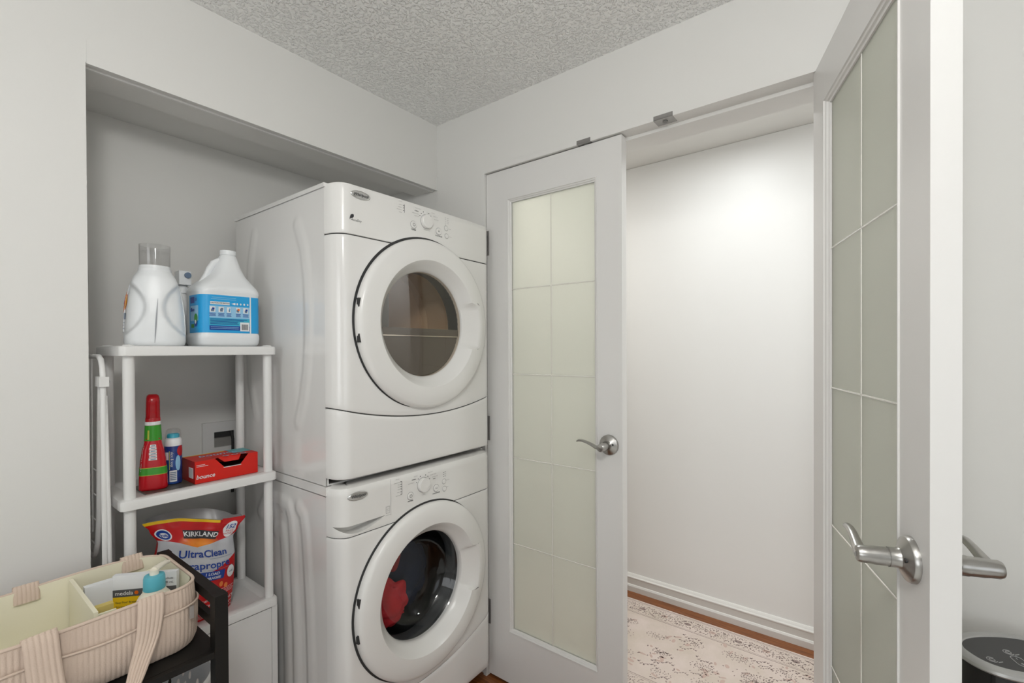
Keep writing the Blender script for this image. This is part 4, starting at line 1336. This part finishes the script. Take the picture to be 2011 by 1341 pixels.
def pouch_material():
    m = bpy.data.materials.new('pouch_film')
    m.use_nodes = True
    nt = m.node_tree
    b = nt.nodes['Principled BSDF']
    b.inputs['Roughness'].default_value = .22
    uv = nt.nodes.new('ShaderNodeUVMap')
    sx = nt.nodes.new('ShaderNodeSeparateXYZ')
    nt.links.new(uv.outputs[0], sx.inputs[0])
    def mth(op, a, bb=None, c=None):
        n = nt.nodes.new('ShaderNodeMath')
        n.operation = op
        for i, v in enumerate((a, bb, c)):
            if v is None:
                continue
            if isinstance(v, (int, float)):
                n.inputs[i].default_value = v
            else:
                nt.links.new(v, n.inputs[i])
        return n.outputs[0]
    U, V = sx.outputs[0], sx.outputs[1]
    up = mth('GREATER_THAN', V, mth('ADD', .735, mth('MULTIPLY', mth('ABSOLUTE', mth('SUBTRACT', U, .45)), .20)))
    lo = mth('LESS_THAN', V, mth('ADD', .40, mth('MULTIPLY', mth('POWER', U, 2.0), .22)))
    red = mth('MAXIMUM', up, lo)
    yel = mth('MULTIPLY', mth('GREATER_THAN', V, .972), mth('LESS_THAN', U, .72))
    def mix(f, c1, c2):
        n = nt.nodes.new('ShaderNodeMix')
        n.data_type = 'RGBA'
        nt.links.new(f, n.inputs[0])
        for i, c in ((6, c1), (7, c2)):
            if isinstance(c, tuple):
                n.inputs[i].default_value = c
            else:
                nt.links.new(c, n.inputs[i])
        return n.outputs[2]
    nz = nt.nodes.new('ShaderNodeTexNoise')
    nz.inputs['Scale'].default_value = 9
    nt.links.new(uv.outputs[0], nz.inputs['Vector'])
    silver = mix(nz.outputs[0], srgb(190, 193, 200), srgb(205, 206, 210))
    # printed orange glow under the brand box
    du = mth('MULTIPLY', mth('SUBTRACT', U, .50), 3.4)
    dv = mth('MULTIPLY', mth('SUBTRACT', V, .765), 10.0)
    gl = mth('MAXIMUM', mth('SUBTRACT', 1.0, mth('ADD', mth('MULTIPLY', du, du), mth('MULTIPLY', dv, dv))), 0.0)
    redc = mix(mth('MULTIPLY', gl, 1.0), srgb(196, 20, 24), srgb(250, 150, 45))
    c = mix(red, silver, redc)
    c = mix(yel, c, srgb(240, 195, 30))
    nt.links.new(c, b.inputs['Base Color'])
    MATS['pouch_film'] = m
pouch_material()
mat('pouch_silver', (0.50, 0.50, 0.51, 1), 0.25, 0.35)
mat('print_red', srgb(205, 25, 30), 0.3)
m = MB()
m.grid(lambda u, v: bag_pt(u, v, 1), 60, 60)
m.build('front_film', 'pouch_film', bag, smooth=80)
m = MB()
m.grid(lambda u, v: bag_pt(u, v, -1), 40, 40)
m.build('back_film', 'pouch_silver', bag, smooth=80)
for uu in (0, 1):
    m = MB()
    m.grid(lambda u, v: bag_pt(uu, v, 1).lerp(bag_pt(uu, v, -1), u), 6, 30)
    m.build('side_gusset', 'print_red', bag, smooth=80)
m = MB()
m.grid(lambda u, v: bag_pt(v, 0, 1).lerp(bag_pt(v, 0, -1), u), 6, 30)
m.build('base_gusset', 'print_red', bag, smooth=0)
m = MB()
def top_flap(u, v):
    p = bag_pt(.06 + .94 * u, 1, -1)
    h = .006 + .030 * math.sin(pi * min(1, u * 1.1)) ** .7 * (.55 + .6 * sstep(.3, .75, u)) * (1 - .6 * sstep(.85, 1, u))
    return Vector((p.x - .012 - .018 * v + .006 * math.sin(12 * u), p.y, p.z - .006 + v * h))
m.grid(top_flap, 40, 6)
m.build('open_top', 'pouch_silver', bag, smooth=80)
m = MB()
m.grid(lambda u, v: bag_pt(.74 + .25 * u, .955 + .06 * v, 1, .0012), 10, 3)
m.build('torn_top', 'print_red', bag, smooth=80)
def BT(u0, v0, lift=.0022):
    """text plane in metres on the pouch front"""
    def f(a, b):
        return bag_pt(u0 + a / .198, v0 + b / .29, 1, lift)
    return f
def bag_patch(name, material, u0, u1, v0, v1, lift, slant=0):
    m = MB()
    m.grid(lambda a, b: bag_pt(u0 + (u1 - u0) * a + slant * (b - .5), v0 + (v1 - v0) * b, 1, lift), 16, 4)
    return m.build(name, material, bag, smooth=80)
def bag_ell(name, material, u, v, ru, rv, lift):
    m = MB()
    m.loft([[bag_pt(u + ru * k * math.cos(2 * pi * i / 24), v + rv * k * math.sin(2 * pi * i / 24), 1, lift) for i in range(24)] for k in (.05, .5, 1)], True, False)
    return m.build(name, material, bag)
bag_patch('brand_box', 'print_dark', .305, .725, .818, .892, .0012, .03)
text('lettering', 'KIRKLAND', .0175, 'ink_white', bag, BT(.515, .856), bold=.02, shear=.2)
text('lettering', 'UltraClean', .0280, 'label_darkblue', bag, BT(.545, .672), bold=.016)
text('lettering', 'Ultrapropre', .0290, 'label_darkblue', bag, BT(.525, .555), bold=.016)
bag_patch('callout', 'label_darkblue', .40, .80, .395, .490, .0014, .02)
text('lettering', '1 LOAD', .0110, 'ink_white', bag, BT(.63, .463), bold=.02, shear=.15)
text('lettering', '1 BRASSEE', .0100, 'ink_white', bag, BT(.63, .420), bold=.02, shear=.15)
bag_ell('count_mark', 'label_white', .875, .900, .085, .075, .0016)
text('lettering', '152', .0165, 'label_darkblue', bag, BT(.875, .925, .0030), bold=.02)
text('lettering', 'PACS', .0085, 'print_red', bag, BT(.875, .884, .0030))
text('lettering', 'SACHETS', .0070, 'print_red', bag, BT(.875, .858, .0030))
bag_ell('emblem', 'label_white', .10, .868, .078, .056, .0016)
bag_ell('emblem', 'label_darkblue', .10, .868, .064, .046, .0022)
bag_ell('emblem', 'label_white', .10, .864, .040, .026, .0028)
text('lettering', 'he', .014, 'label_darkblue', bag, BT(.10, .864, .0036), bold=.02)
bag_ell('drop_mark', 'label_white', .90, .44, .062, .065, .0016)
text('lettering', 'oe', .012, 'label_greyblue', bag, BT(.90, .445, .0028))
text('lettering', 'WARNING: KEEP OUT OF REACH', .0125, 'ink_white', bag, BT(.52, .145))
text('lettering', 'AVERTISSEMENT: GARDER', .0085, 'ink_white', bag, BT(.60, .20))
for k in range(5):
    bag_patch('fine_print', 'ink_white', .34 + .02 * (k % 2), .96 - .03 * (k % 3), .090 - k * .016, .0935 - k * .016, .0014)
for k in range(4):
    bag_patch('fine_print', 'ink_white', .70, .96 - .02 * (k % 2), .27 - k * .017, .2735 - k * .017, .0014)
for k in range(2):
    bag_patch('fine_print', 'label_greyblue', .60 - .03 * k, .93, .618 - k * .115, .621 - k * .115, .0014)
mat('pac_orange', srgb(236, 130, 60), 0.3)
for u_, v_ in ((.76, .33), (.64, .28), (.83, .30)):
    bag_ell('pac_print', 'pac_orange', u_, v_, .028, .030, .0014)

# ------------------------------------------------------------------ black cart by the left wall
cart = thing('utility_cart', 'black wooden two-tier cart by the left wall under the diaper caddy', 'cart', (.25, -1.40, 0))
CX0, CX1, CY0, CY1 = 0.056, 0.428, -1.80, -1.030
P = .026
for px_ in (CX0, CX1 - P):
    for py_ in (CY0, CY1 - P):
        rbox((px_, py_, 0), (px_ + P, py_ + P, .806), .002, 2).build('post', 'black_metal', cart)
for py_ in (CY0, CY1 - P):
    rbox((CX0 + P - .001, py_ + .002, .784), (CX1 - P + .001, py_ + P - .002, .806), .002, 2).build('end_rail', 'black_metal', cart)
    rbox((CX0 + P - .001, py_ + .006, .730), (CX1 - P + .001, py_ + P - .008, .750), .002, 2).build('end_rail', 'black_metal', cart)
for zt in (.690, .285):
    rbox((CX0 + .004, CY0 + P * .5, zt - .012), (CX1 - .014, CY1 - .012, zt), .003, 2).build('shelf_board', 'black_metal', cart)
    rbox((CX1 - .016, CY0 + P - .001, zt - .014), (CX1 - .002, CY1 - P + .001, zt - .0005), .004, 3).build('front_lip', 'black_metal', cart)

# perforated basket under the shelf
mat('basket_white', (0.74, 0.74, 0.74, 1), 0.35)
bk = thing('laundry_basket', 'white perforated oval basket on lower tier of black cart', 'basket', (.225, -1.235, .285))
def bk_pt(a, z, out=0):
    k = .80 + .20 * (z - .285) / .295
    c, s = math.cos(a), math.sin(a)
    return Vector((.225 + (.142 * k + out) * math.copysign(abs(c) ** .72, c), -1.235 + (.216 * k + out) * math.copysign(abs(s) ** .72, s), z))
m = MB()
NA, NZ = 72, 9
za, zb = .330, .566
for i in range(NA):
    for j in range(NZ):
        a0, a1 = 2 * pi * i / NA, 2 * pi * (i + 1) / NA
        z0, z1 = za + (zb - za) * j / NZ, za + (zb - za) * (j + 1) / NZ
        P4 = lambda s_, t_: bk_pt(a0 + (a1 - a0) * s_, z0 + (z1 - z0) * t_)
        sq = [(0, 0), (.5, 0), (1, 0), (1, .5), (1, 1), (.5, 1), (0, 1), (0, .5)]
        if j in (2, 3, 4, 5, 6, 7) and (i + j) % 2 == 0:
            hole = [(.5 + .36 * math.cos(-.75 * pi + k * pi / 4), .5 + .36 * math.sin(-.75 * pi + k * pi / 4)) for k in range(8)]
            for k in range(8):
                k2 = (k + 1) % 8
                m.face([P4(*sq[k]), P4(*sq[k2]), P4(*hole[k2]), P4(*hole[k])])
        else:
            m.face([P4(*q) for q in sq])
bmesh.ops.remove_doubles(m.bm, verts=m.bm.verts, dist=.0004)
m.build('basket_wall', 'basket_white', bk, smooth=60)
m = MB()
m.loft([[bk_pt(2 * pi * i / 72, z) for i in range(72)] for z in (.2852, .31, .330)], True, False)
m.build('basket_base', 'basket_white', bk, smooth=60)
m = MB()
m.loft([[bk_pt(2 * pi * i / 72, z, o) for i in range(72)] for z, o in ((.566, 0), (.572, .002), (.578, .008), (.581, .011), (.578, .014), (.570, .014))], False, False)
m.build('rim', 'basket_white', bk, smooth=60)

# ------------------------------------------------------------------ corduroy caddy
mat('corduroy', srgb(212, 192, 176), 0.95, bump=(420, .5, .0012, 2), spec=.15)
mat('lining', srgb(236, 231, 208), 0.9, bump=(260, .15, .001, 2), spec=.15)
ZC0, ZC1 = 0.6915, 0.824
KX0, KX1, KY0, KY1 = 0.108, 0.372, -1.480, -1.062
cad = thing('diaper_caddy', 'beige corduroy diaper caddy with cream lining on black cart', 'caddy', ((KX0 + KX1) / 2, (KY0 + KY1) / 2, ZC0))
def rr_path(ins, r, n):
    """rounded rectangle perimeter points, evenly spaced, with outward normals"""
    x0, x1, y0, y1 = KX0 + ins, KX1 - ins, KY0 + ins, KY1 - ins
    r = max(.004, r - ins)
    segs = [('l', (x1, y0 + r), (x1, y1 - r), (1, 0)), ('a', (x1 - r, y1 - r), 0), ('l', (x1 - r, y1), (x0 + r, y1), (0, 1)), ('a', (x0 + r, y1 - r), pi / 2), ('l', (x0, y1 - r), (x0, y0 + r), (-1, 0)), ('a', (x0 + r, y0 + r), pi), ('l', (x0 + r, y0), (x1 - r, y0), (0, -1)), ('a', (x1 - r, y0 + r), 1.5 * pi)]
    L = [math.hypot(s[2][0] - s[1][0], s[2][1] - s[1][1]) if s[0] == 'l' else r * pi / 2 for s in segs]
    tot = sum(L)
    out = []
    for k in range(n):
        d = tot * k / n
        for s, l in zip(segs, L):
            if d <= l:
                break
            d -= l
        f = d / l
        if s[0] == 'l':
            out.append((s[1][0] + (s[2][0] - s[1][0]) * f, s[1][1] + (s[2][1] - s[1][1]) * f, s[3][0], s[3][1]))
        else:
            a = s[2] + f * pi / 2
            out.append((s[1][0] + r * math.cos(a), s[1][1] + r * math.sin(a), math.cos(a), math.sin(a)))
    return out
RIBS = 158
def caddy_wall(z0, z1, extra, nz, wave=0.0):
    pts = rr_path(0, .055, RIBS * 6)
    rings = []
    for j in range(nz + 1):
        v = j / nz
        z = z0 + (z1 - z0) * v
        g = (z - ZC0) / (ZC1 - ZC0)
        belly = .004 * math.sin(pi * min(1, max(0, g))) - .006 * (1 - sstep(0, .10, g))
        ring = []
        for k, (x, y, nx, ny) in enumerate(pts):
            rib = .0011 * abs(math.sin(pi * k / 6))
            sag = .0030 * math.sin(y * 21 + .5) * g + (.006 * math.sin(y * 14) * g * (1 if nx < -.5 else 0))
            zz = z + wave * math.sin(y * 28 + x * 20) * v + (-.012 * sstep(-1.15, -1.06, y) * (1 if nx < .6 else 0) * g) * 0
            o = extra + belly + rib
            ring.append((x + nx * o, y + ny * o, zz + sag * .6))
        rings.append(ring)
    return rings
m = MB()
m.loft(caddy_wall(ZC0, ZC1, 0, 10), True, False)
m.build('outer_wall', 'corduroy', cad, smooth=60)
m = MB()
m.loft(caddy_wall(ZC0 + .004, ZC0 + .088, .0035, 6, .004), False, False)
m.build('outer_pocket', 'corduroy', cad, smooth=60)
def rim_tube(z, extra, r, material, name, wave=0.0, inner=0.0):
    pts = rr_path(inner, .055, 220)
    m = MB()
    path = []
    for x, y, nx, ny in pts + pts[:1]:
        g = (z - ZC0) / (ZC1 - ZC0)
        belly = .004 * math.sin(pi * min(1, g))
        sag = .0030 * math.sin(y * 21 + .5) * g + (.006 * math.sin(y * 14) * g * (1 if nx < -.5 else 0))
        path.append((x + nx * (extra + belly), y + ny * (extra + belly), z + wave * math.sin(y * 28 + x * 20) + sag * .6))
    m.tube(path, r, 8, cap=False)
    return m.build(name, material, cad, smooth=70)
rim_tube(ZC1, -.001, .0035, 'corduroy', 'rim_piping')
rim_tube(ZC0 + .088, .005, .0024, 'corduroy', 'pocket_piping', .004)
m = MB()
pin = rr_path(.006, .055, 160)
lin = []
for z in (ZC0 + .012, ZC0 + .05, ZC0 + .1, ZC1 + .001):
    g = (z - ZC0) / (ZC1 - ZC0)
    lin.append([(x, y, z + (.0030 * math.sin(y * 21 + .5) * g + (.006 * math.sin(y * 14) * g * (1 if nx < -.5 else 0))) * .6) for x, y, nx, ny in pin])
m.loft(lin, True, False)
m.build('lining', 'lining', cad, smooth=60)
m = MB().box((KX0 + .009, -1.2345, ZC0 + .016), (KX1 - .034, -1.2275, ZC1 - .002)).bevel(.0025, 2)
m.build('divider', 'lining', cad)
m = MB().box((KX0 + .060, -1.2265, ZC0 + .016), (KX0 + .066, -1.100, ZC1 - .014)).bevel(.0025, 2)
m.build('divider', 'lining', cad)
m = MB().box((KX1 - .062, -1.2265, ZC0 + .016), (KX1 - .056, -1.195, ZC1 - .018)).bevel(.0025, 2)
m.build('divider', 'lining', cad)
def strap(path, widths, wdir, th=.005, name='strap'):
    """corduroy strap: path of centre points, width per point, width direction per point"""
    m = MB()
    n = 49
    rings = []
    P_ = [Vector(p) for p in path]
    for i, p in enumerate(P_):
        t = (P_[min(i + 1, len(P_) - 1)] - P_[max(i - 1, 0)]).normalized()
        w = Vector(wdir[i]).normalized()
        nn = t.cross(w).normalized()
        if nn.x < 0:
            nn = -nn
        front = [p + w * (widths[i] * (k / (n - 1) - .5)) + nn * (th * .5 + .0014 * abs(math.sin(pi * 6 * k / (n - 1))) - .003 * (abs(k / (n - 1) - .5) * 2) ** 6) for k in range(n)]
        back = [p + w * (widths[i] * (k / (n - 1) - .5)) - nn * th * .5 for k in range(n - 1, -1, -1)]
        rings.append(front + back)
    m.loft(rings)
    return m.build(name, 'corduroy', cad, smooth=60)
def smooth_path(keys, n):
    out = []
    for k in range(n + 1):
        t = k / n * (len(keys) - 1)
        i = min(int(t), len(keys) - 2)
        f = t - i
        p0, p1, p2, p3 = [Vector(keys[max(0, min(len(keys) - 1, i + d))]) for d in (-1, 0, 1, 2)]
        out.append(tuple(.5 * ((2 * p1) + (-p0 + p2) * f + (2 * p0 - 5 * p1 + 4 * p2 - p3) * f * f + (-p0 + 3 * p1 - 3 * p2 + p3) * f ** 3)))
    return out
kr = [(.366, -1.153, .815), (.374, -1.153, .831), (.383, -1.154, .822), (.388, -1.157, .79), (.391, -1.163, .755), (.405, -1.178, .724), (.424, -1.192, .703), (.436, -1.206, .676), (.438, -1.212, .64)]
sp_ = smooth_path(kr, 40)
strap(sp_, [.044 - .018 * sstep(.3, .95, k / 40) for k in range(41)], [(.12 * sstep(.4, 1, k / 40) * 1.5, 1, .25 * sstep(.4, 1, k / 40)) for k in range(41)])
kl = [(.366, -1.315, .815), (.374, -1.314, .831), (.383, -1.313, .822), (.389, -1.311, .79), (.392, -1.308, .755), (.398, -1.304, .724), (.412, -1.300, .706), (.430, -1.298, .690), (.437, -1.298, .65)]
strap(smooth_path(kl, 40), [.046] * 41, [(0, 1, .06)] * 41)
for yc, w in ((-1.120, .042), (-1.300, .040)):
    kk = [(.118, yc, .80), (.112, yc, .824), (.104, yc, .832), (.097, yc, .822), (.094, yc, .78), (.093, yc, .73)]
    strap(smooth_path(kk, 24), [w] * 25, [(0, 1, 0)] * 25)
MB().box((.3775, -1.0865, .757), (.3795, -1.0785, .784)).build('fabric_tag', 'silver_badge', cad, smooth=0)
for k in range(4):
    pass

# things standing in the caddy
ZI = ZC0 + .0125
mb_root = thing('milk_bag_box', 'white and yellow carton standing in the diaper caddy', 'box', (.238, -1.128, ZI), math.atan2(.101, .090))
# local x runs along the printed face, local -y faces the room
mat('carton_yellow', srgb(238, 196, 20), 0.4)
mat('carton_grey', srgb(88, 88, 90), 0.4)
hw, H_ = .064, .126
rbox((-hw, 0, 0), (hw, .012, H_), .0015, 1).build('carton', 'label_white', mb_root, local=True)
MB().box((-hw + .0005, -.0006, H_ - .048), (hw - .0005, -.0001, H_ - .032)).build('brand_band', 'carton_grey', mb_root, smooth=0, local=True)
MB().box((-hw + .0005, -.0006, .0005), (hw - .0005, -.0001, H_ - .0482)).build('yellow_field', 'carton_yellow', mb_root, smooth=0, local=True)
text('lettering', 'medela', .0125, 'ink_white', mb_root, lambda u, v: (-hw + .023 + u, -.0010, H_ - .040 + v), bold=.012, local=True)
m = MB()
m.face([(-hw + .0475 + .0045 * math.cos(2 * pi * i / 6), -.0010, H_ - .040 + .0045 * math.sin(2 * pi * i / 6)) for i in range(6)])
m.build('brand_mark', 'label_orange', mb_root, smooth=0, local=True)
for k, s_ in enumerate(('Easy Pour Breast Milk', 'Storage Bags', 'Sachets de conservation', 'pour lait maternel')):
    text('lettering', s_, .0062, 'print_dark', mb_root, lambda u, v, k=k: (-hw + .006 + u, -.0010, H_ - .060 - k * .0095 + v), align='LEFT', local=True)
for k in range(2):
    text('lettering', ('50 bags / sachets', '6 oz / 180 mL')[k], .007, 'print_dark', mb_root, lambda u, v, k=k: (hw - .006 + u, -.0010, H_ - .014 - k * .009 + v), align='RIGHT', local=True)
# lotion pump bottle
mat('lotion_cream', srgb(236, 230, 214), 0.35)
mat('collar_teal', srgb(90, 178, 196), 0.38)
lp = thing('lotion_bottle', 'cream pump lotion bottle with teal collar in the diaper caddy', 'bottle', (.300, -1.127, ZI))
lx, ly = .300, -1.127
z0 = ZI
LB = [(.001, 0), (.034, .001), (.0365, .006), (.0365, .072), (.034, .086), (.028, .098), (.0215, .106), (.0205, .110), (.0205, .1115), (.001, .1115)]
MB().lathe(LB, (lx, ly, z0), 'Z', 40).build('bottle_body', 'lotion_cream', lp)
MB().lathe([(.0195, .1115), (.0200, .112), (.0195, .136), (.0180, .141), (.008, .1425), (.001, .1425)], (lx, ly, z0), 'Z', 40).build('collar', 'collar_teal', lp)
m = MB()
m.cyl((lx, ly, z0 + .142), (lx, ly, z0 + .153), .0085, n=24)
m.tube([(lx, ly, z0 + .151), (lx - .012, ly + .014, z0 + .1525), (lx - .026, ly + .028, z0 + .1515), (lx - .034, ly + .036, z0 + .148)], [.0072, .006, .0050, .0042], 12)
m.build('pump_head', 'lotion_cream', lp, smooth=60)
# flat white packet lying between the dividers
pk = rbox((.181, -1.222, ZI + .0005), (.196, -1.172, ZC1 - .002), .004, 2)
tag(pk.build('wipes_packet', 'label_white'), 'white packet standing between the caddy dividers', 'packet')
bn = rbox((.285, -1.2235, ZI + .0005), (.300, -1.196, ZC1 - .010), .003, 2)
mat('cloth_mustard', srgb(205, 185, 110), 0.9)
tag(bn.build('folded_cloth', 'cloth_mustard'), 'small mustard folded cloth tucked beside the caddy divider', 'cloth')

# ------------------------------------------------------------------ tower appliance behind the open door
mat('gloss_black', (0.010, 0.010, 0.010, 1), 0.12)
mat('panel_black', (0.030, 0.030, 0.030, 1), 0.28)
mat('silver_plastic', (0.52, 0.52, 0.51, 1), 0.3, 0.6)
mat('icon_silver', (0.45, 0.45, 0.45, 1), 0.4)
twr = thing('tower_heater', 'black tower heater with silver rim and touch panel behind open door', 'heater', (1.758, -.152, 0), math.radians(36))
def ov(a, b, z, n=64, e=.82):
    return [(a * math.copysign(abs(math.cos(t)) ** e, math.cos(t)), b * math.copysign(abs(math.sin(t)) ** e, math.sin(t)), z) for t in [2 * pi * i / n for i in range(n)]]
m = MB()
m.loft([ov(.110, .080, 0), ov(.112, .082, .01), ov(.112, .082, .03), ov(.100, .070, .04), ov(.100, .070, .729)])
m.build('body', 'gloss_black', twr, local=True)
for k in range(5):
    yy = -.058 + k * .002
for k in range(26):
    z = .10 + k * .022
    m = MB()
    m.loft([ov(.1005, .0705, z), ov(.1013, .0713, z + .004), ov(.1005, .0705, z + .008)], False, False)
    m.build('grille_rib', 'gloss_black', twr, local=True)
m = MB()
m.loft([ov(.100, .070, .728), ov(.104, .074, .729), ov(.106, .0755, .732), ov(.105, .0745, .737), ov(.101, .071, .740), ov(.088, .057, .7405), ov(.086, .055, .7385)], False, False)
m.build('silver_rim', 'silver_plastic', twr, local=True)
m = MB()
m.loft([ov(.087, .056, .733), ov(.087, .056, .7388)])
tp = m.build('touch_panel', 'panel_black', twr, local=True)
def ring_icon(name, pts, r=.0007, closed=True):
    m = MB()
    path = [(x, y, .7392) for x, y in pts]
    if closed:
        path.append(path[0])
    m.tube(path, r, 6, cap=not closed)
    return m.build(name, 'icon_silver', tp, local=True)
circ = lambda x, y, r, a0=0, a1=2 * pi, n=20: [(x + r * math.cos(a0 + (a1 - a0) * i / n), y + r * math.sin(a0 + (a1 - a0) * i / n)) for i in range(n)]
# rounded plus/minus button
pl = circ(-.030, 0, .0085, pi / 2, 1.5 * pi, 8) + [(-.030, -.0085)] + circ(-.014, 0, .0085, -pi / 2, pi / 2, 8) + [(-.014, .0085)]
def rot_i(pts, ang_, cx0, cy0):
    return [(cx0 + (x - cx0) * math.cos(ang_) - (y - cy0) * math.sin(ang_), cy0 + (x - cx0) * math.sin(ang_) + (y - cy0) * math.cos(ang_)) for x, y in pts]
PA = -1.85
off = (-.018, -.021)
mv = lambda pts, dx, dy: [(x + dx, y + dy) for x, y in pts]
ring_icon('plus_minus_outline', mv(rot_i(pl, PA, -.022, 0), .022 + off[0], off[1]))
ring_icon('minus_mark', mv(rot_i([(-.0325, 0), (-.0275, 0)], PA, -.022, 0), .022 + off[0], off[1]), closed=False)
ring_icon('plus_mark', mv(rot_i([(-.0165, 0), (-.0115, 0)], PA, -.022, 0), .022 + off[0], off[1]), closed=False)
ring_icon('plus_mark', mv(rot_i([(-.014, -.0025), (-.014, .0025)], PA, -.022, 0), .022 + off[0], off[1]), closed=False)
for dx, dy in ((-.030, .006), (.006, -.046 + .02), (-.066, -.022)):
    pass
for (cx2, cy2) in ((-.012, .006), (-.0645, -.0165), (-.018, -.049)):
    ring_icon('touch_icon', circ(cx2, cy2, .0075, .6, 5.6), closed=False)
    ring_icon('touch_icon', circ(cx2, cy2, .0040))
    ring_icon('touch_icon', [(cx2 + .004, cy2 - .0085), (cx2 + .013, cy2 - .0070)], closed=False)

# ------------------------------------------------------------------ hall runner rug
mat('rug_field', srgb(222, 208, 200), 0.95, bump=(500, .4, .001, 2), var=(7, srgb(208, 196, 182), .8), spec=.1)
mat('rug_ink', srgb(140, 126, 123), 0.95, spec=.1)
mat('rug_ink_light', srgb(168, 151, 146), 0.95, spec=.1)
mat('rug_rose', srgb(206, 182, 172), 0.95, spec=.1)
rug = thing('runner_rug', 'pale pink runner rug with faded grey floral pattern in the hall', 'rug', (1.0, .57, 0))
QX0, QX1, QY0, QY1, QZ = -.35, 2.35, .236, .902, .009
rbox((QX0, QY0, 0.0002), (QX1, QY1, QZ), .003, 2).build('pile', 'rug_field', rug)
rr = random.Random(21)
ink, ink2, rose = MB(), MB(), MB()
ZI2 = QZ + .0004
def dab(mbx, x, y, a, b, th, n=6):
    mbx.face([(x + a * math.cos(2 * pi * i / n) * math.cos(th) - b * math.sin(2 * pi * i / n) * math.sin(th), y + a * math.cos(2 * pi * i / n) * math.sin(th) + b * math.sin(2 * pi * i / n) * math.cos(th), ZI2) for i in range(n)])
def line(mbx, y, w):
    mbx.face([(QX0 + .01, y - w / 2, ZI2 - .0001), (QX1 - .01, y - w / 2, ZI2 - .0001), (QX1 - .01, y + w / 2, ZI2 - .0001), (QX0 + .01, y + w / 2, ZI2 - .0001)])
def flower(x, y, R, dense=1.0):
    """faded medallion of concentric dotted rings with pointed ends"""
    n = int(9 * R / .02 * dense)
    for k in range(int(R / .0055)):
        r = R * (k + .6) / int(R / .0055 + .001)
        for i in range(max(5, int(2 * pi * r / .0075))):
            t = 2 * pi * i / max(5, int(2 * pi * r / .0075)) + k * .4
            if rr.random() < .70:
                dab(ink if rr.random() < .6 else ink2, x + 1.5 * r * math.cos(t), y + .75 * r * math.sin(t), rr.uniform(.0024, .0040), rr.uniform(.0016, .0028), t, 5)
def sprig(x, y, s, th):
    for k in range(7):
        f = (k - 3) / 3
        dab(ink2 if k % 2 else ink, x + s * f * math.cos(th), y + s * f * math.sin(th) + s * .3 * math.sin(3 * f), s * .16, s * .09, th + k, 6)
        dab(ink2, x + s * f * math.cos(th) + s * .12, y + s * f * math.sin(th) + s * .3 * math.sin(3 * f) + s * .16, s * .09, s * .05, th - k, 5)
VX0, VX1 = .40, 1.50         # the stretch of rug the doorway shows is drawn most densely
for sgn, ye in ((-1, QY1), (1, QY0)):
    e = lambda d: ye + sgn * d
    line(ink2, e(.012), .0035)
    line(ink2, e(.020), .0018)
    line(ink2, e(.112), .0018)
    line(ink2, e(.120), .0030)
    x = QX0 + .02
    while x < QX1 - .02:
        dens = VX0 < x < VX1
        for k in range(26 if dens else 7):
            dab(ink2 if rr.random() < .7 else ink, x + rr.uniform(0, .034), e(.030 + rr.random() * .074), rr.uniform(.0024, .0055), rr.uniform(.0013, .0026), rr.uniform(0, pi), 5)
        x += .034
    x = QX0 + .06
    k = 0
    while x < QX1 - .05:
        for i in range(12):
            t = 2 * pi * i / 12
            dab(ink, x + .030 * math.cos(t), e(.066) + .022 * math.sin(t), .0036, .0020, t, 5)
        dab(rose if k % 2 else ink2, x, e(.066), .016, .011, 0, 10)
        for i in range(9):
            dab(ink2, x + .055 + .012 * math.cos(i), e(.066) + (.030 * math.sin(i * .7)), .0045, .0020, i, 5)
        x += .112
        k += 1
fx = [(.50, .74), (.60, .70), (.585, .60), (.74, .655), (.80, .55), (.90, .70), (.98, .56), (1.075, .715), (1.19, .61), (1.25, .72), (1.35, .66), (1.02, .46), (.85, .42), (1.30, .50), (.66, .47), (1.5, .55), (1.65, .66), (.3, .6), (.2, .5), (1.85, .55), (2.05, .62)]
for k, (x, y) in enumerate(fx):
    flower(x, y, 1.35 * (.018, .013, .026, .015, .012, .015, .020, .022, .040, .016, .02, .022, .015, .02, .018, .03, .02, .02, .02, .03, .02)[k])
    for i in range(14):
        t = 2 * pi * i / 14
        q = 2.1 * (.018, .013, .026, .015, .012, .015, .020, .022, .040, .016, .02, .022, .015, .02, .018, .03, .02, .02, .02, .03, .02)[k]
        dab(ink2, x + 1.3 * q * math.cos(t), y + .65 * q * math.sin(t), .0042, .0022, t + 1, 5)
for k in range(130):
    x = rr.uniform(VX0 - .1, VX1)
    y = rr.uniform(.385, .770)
    if k % 3 == 0:
        sprig(x, y, rr.uniform(.022, .042), rr.uniform(-.5, .5))
    else:
        dab(ink2, x, y, rr.uniform(.003, .007), rr.uniform(.002, .004), rr.uniform(0, pi), 7)
        dab(rose, x + .014, y + .005, rr.uniform(.008, .020), rr.uniform(.004, .009), rr.uniform(0, pi), 8)
ink.build('woven_pattern', 'rug_ink', rug, smooth=0, kind='stuff', fixn=False)
ink2.build('woven_pattern', 'rug_ink_light', rug, smooth=0, kind='stuff', fixn=False)
rose.build('woven_pattern', 'rug_rose', rug, smooth=0, kind='stuff', fixn=False)
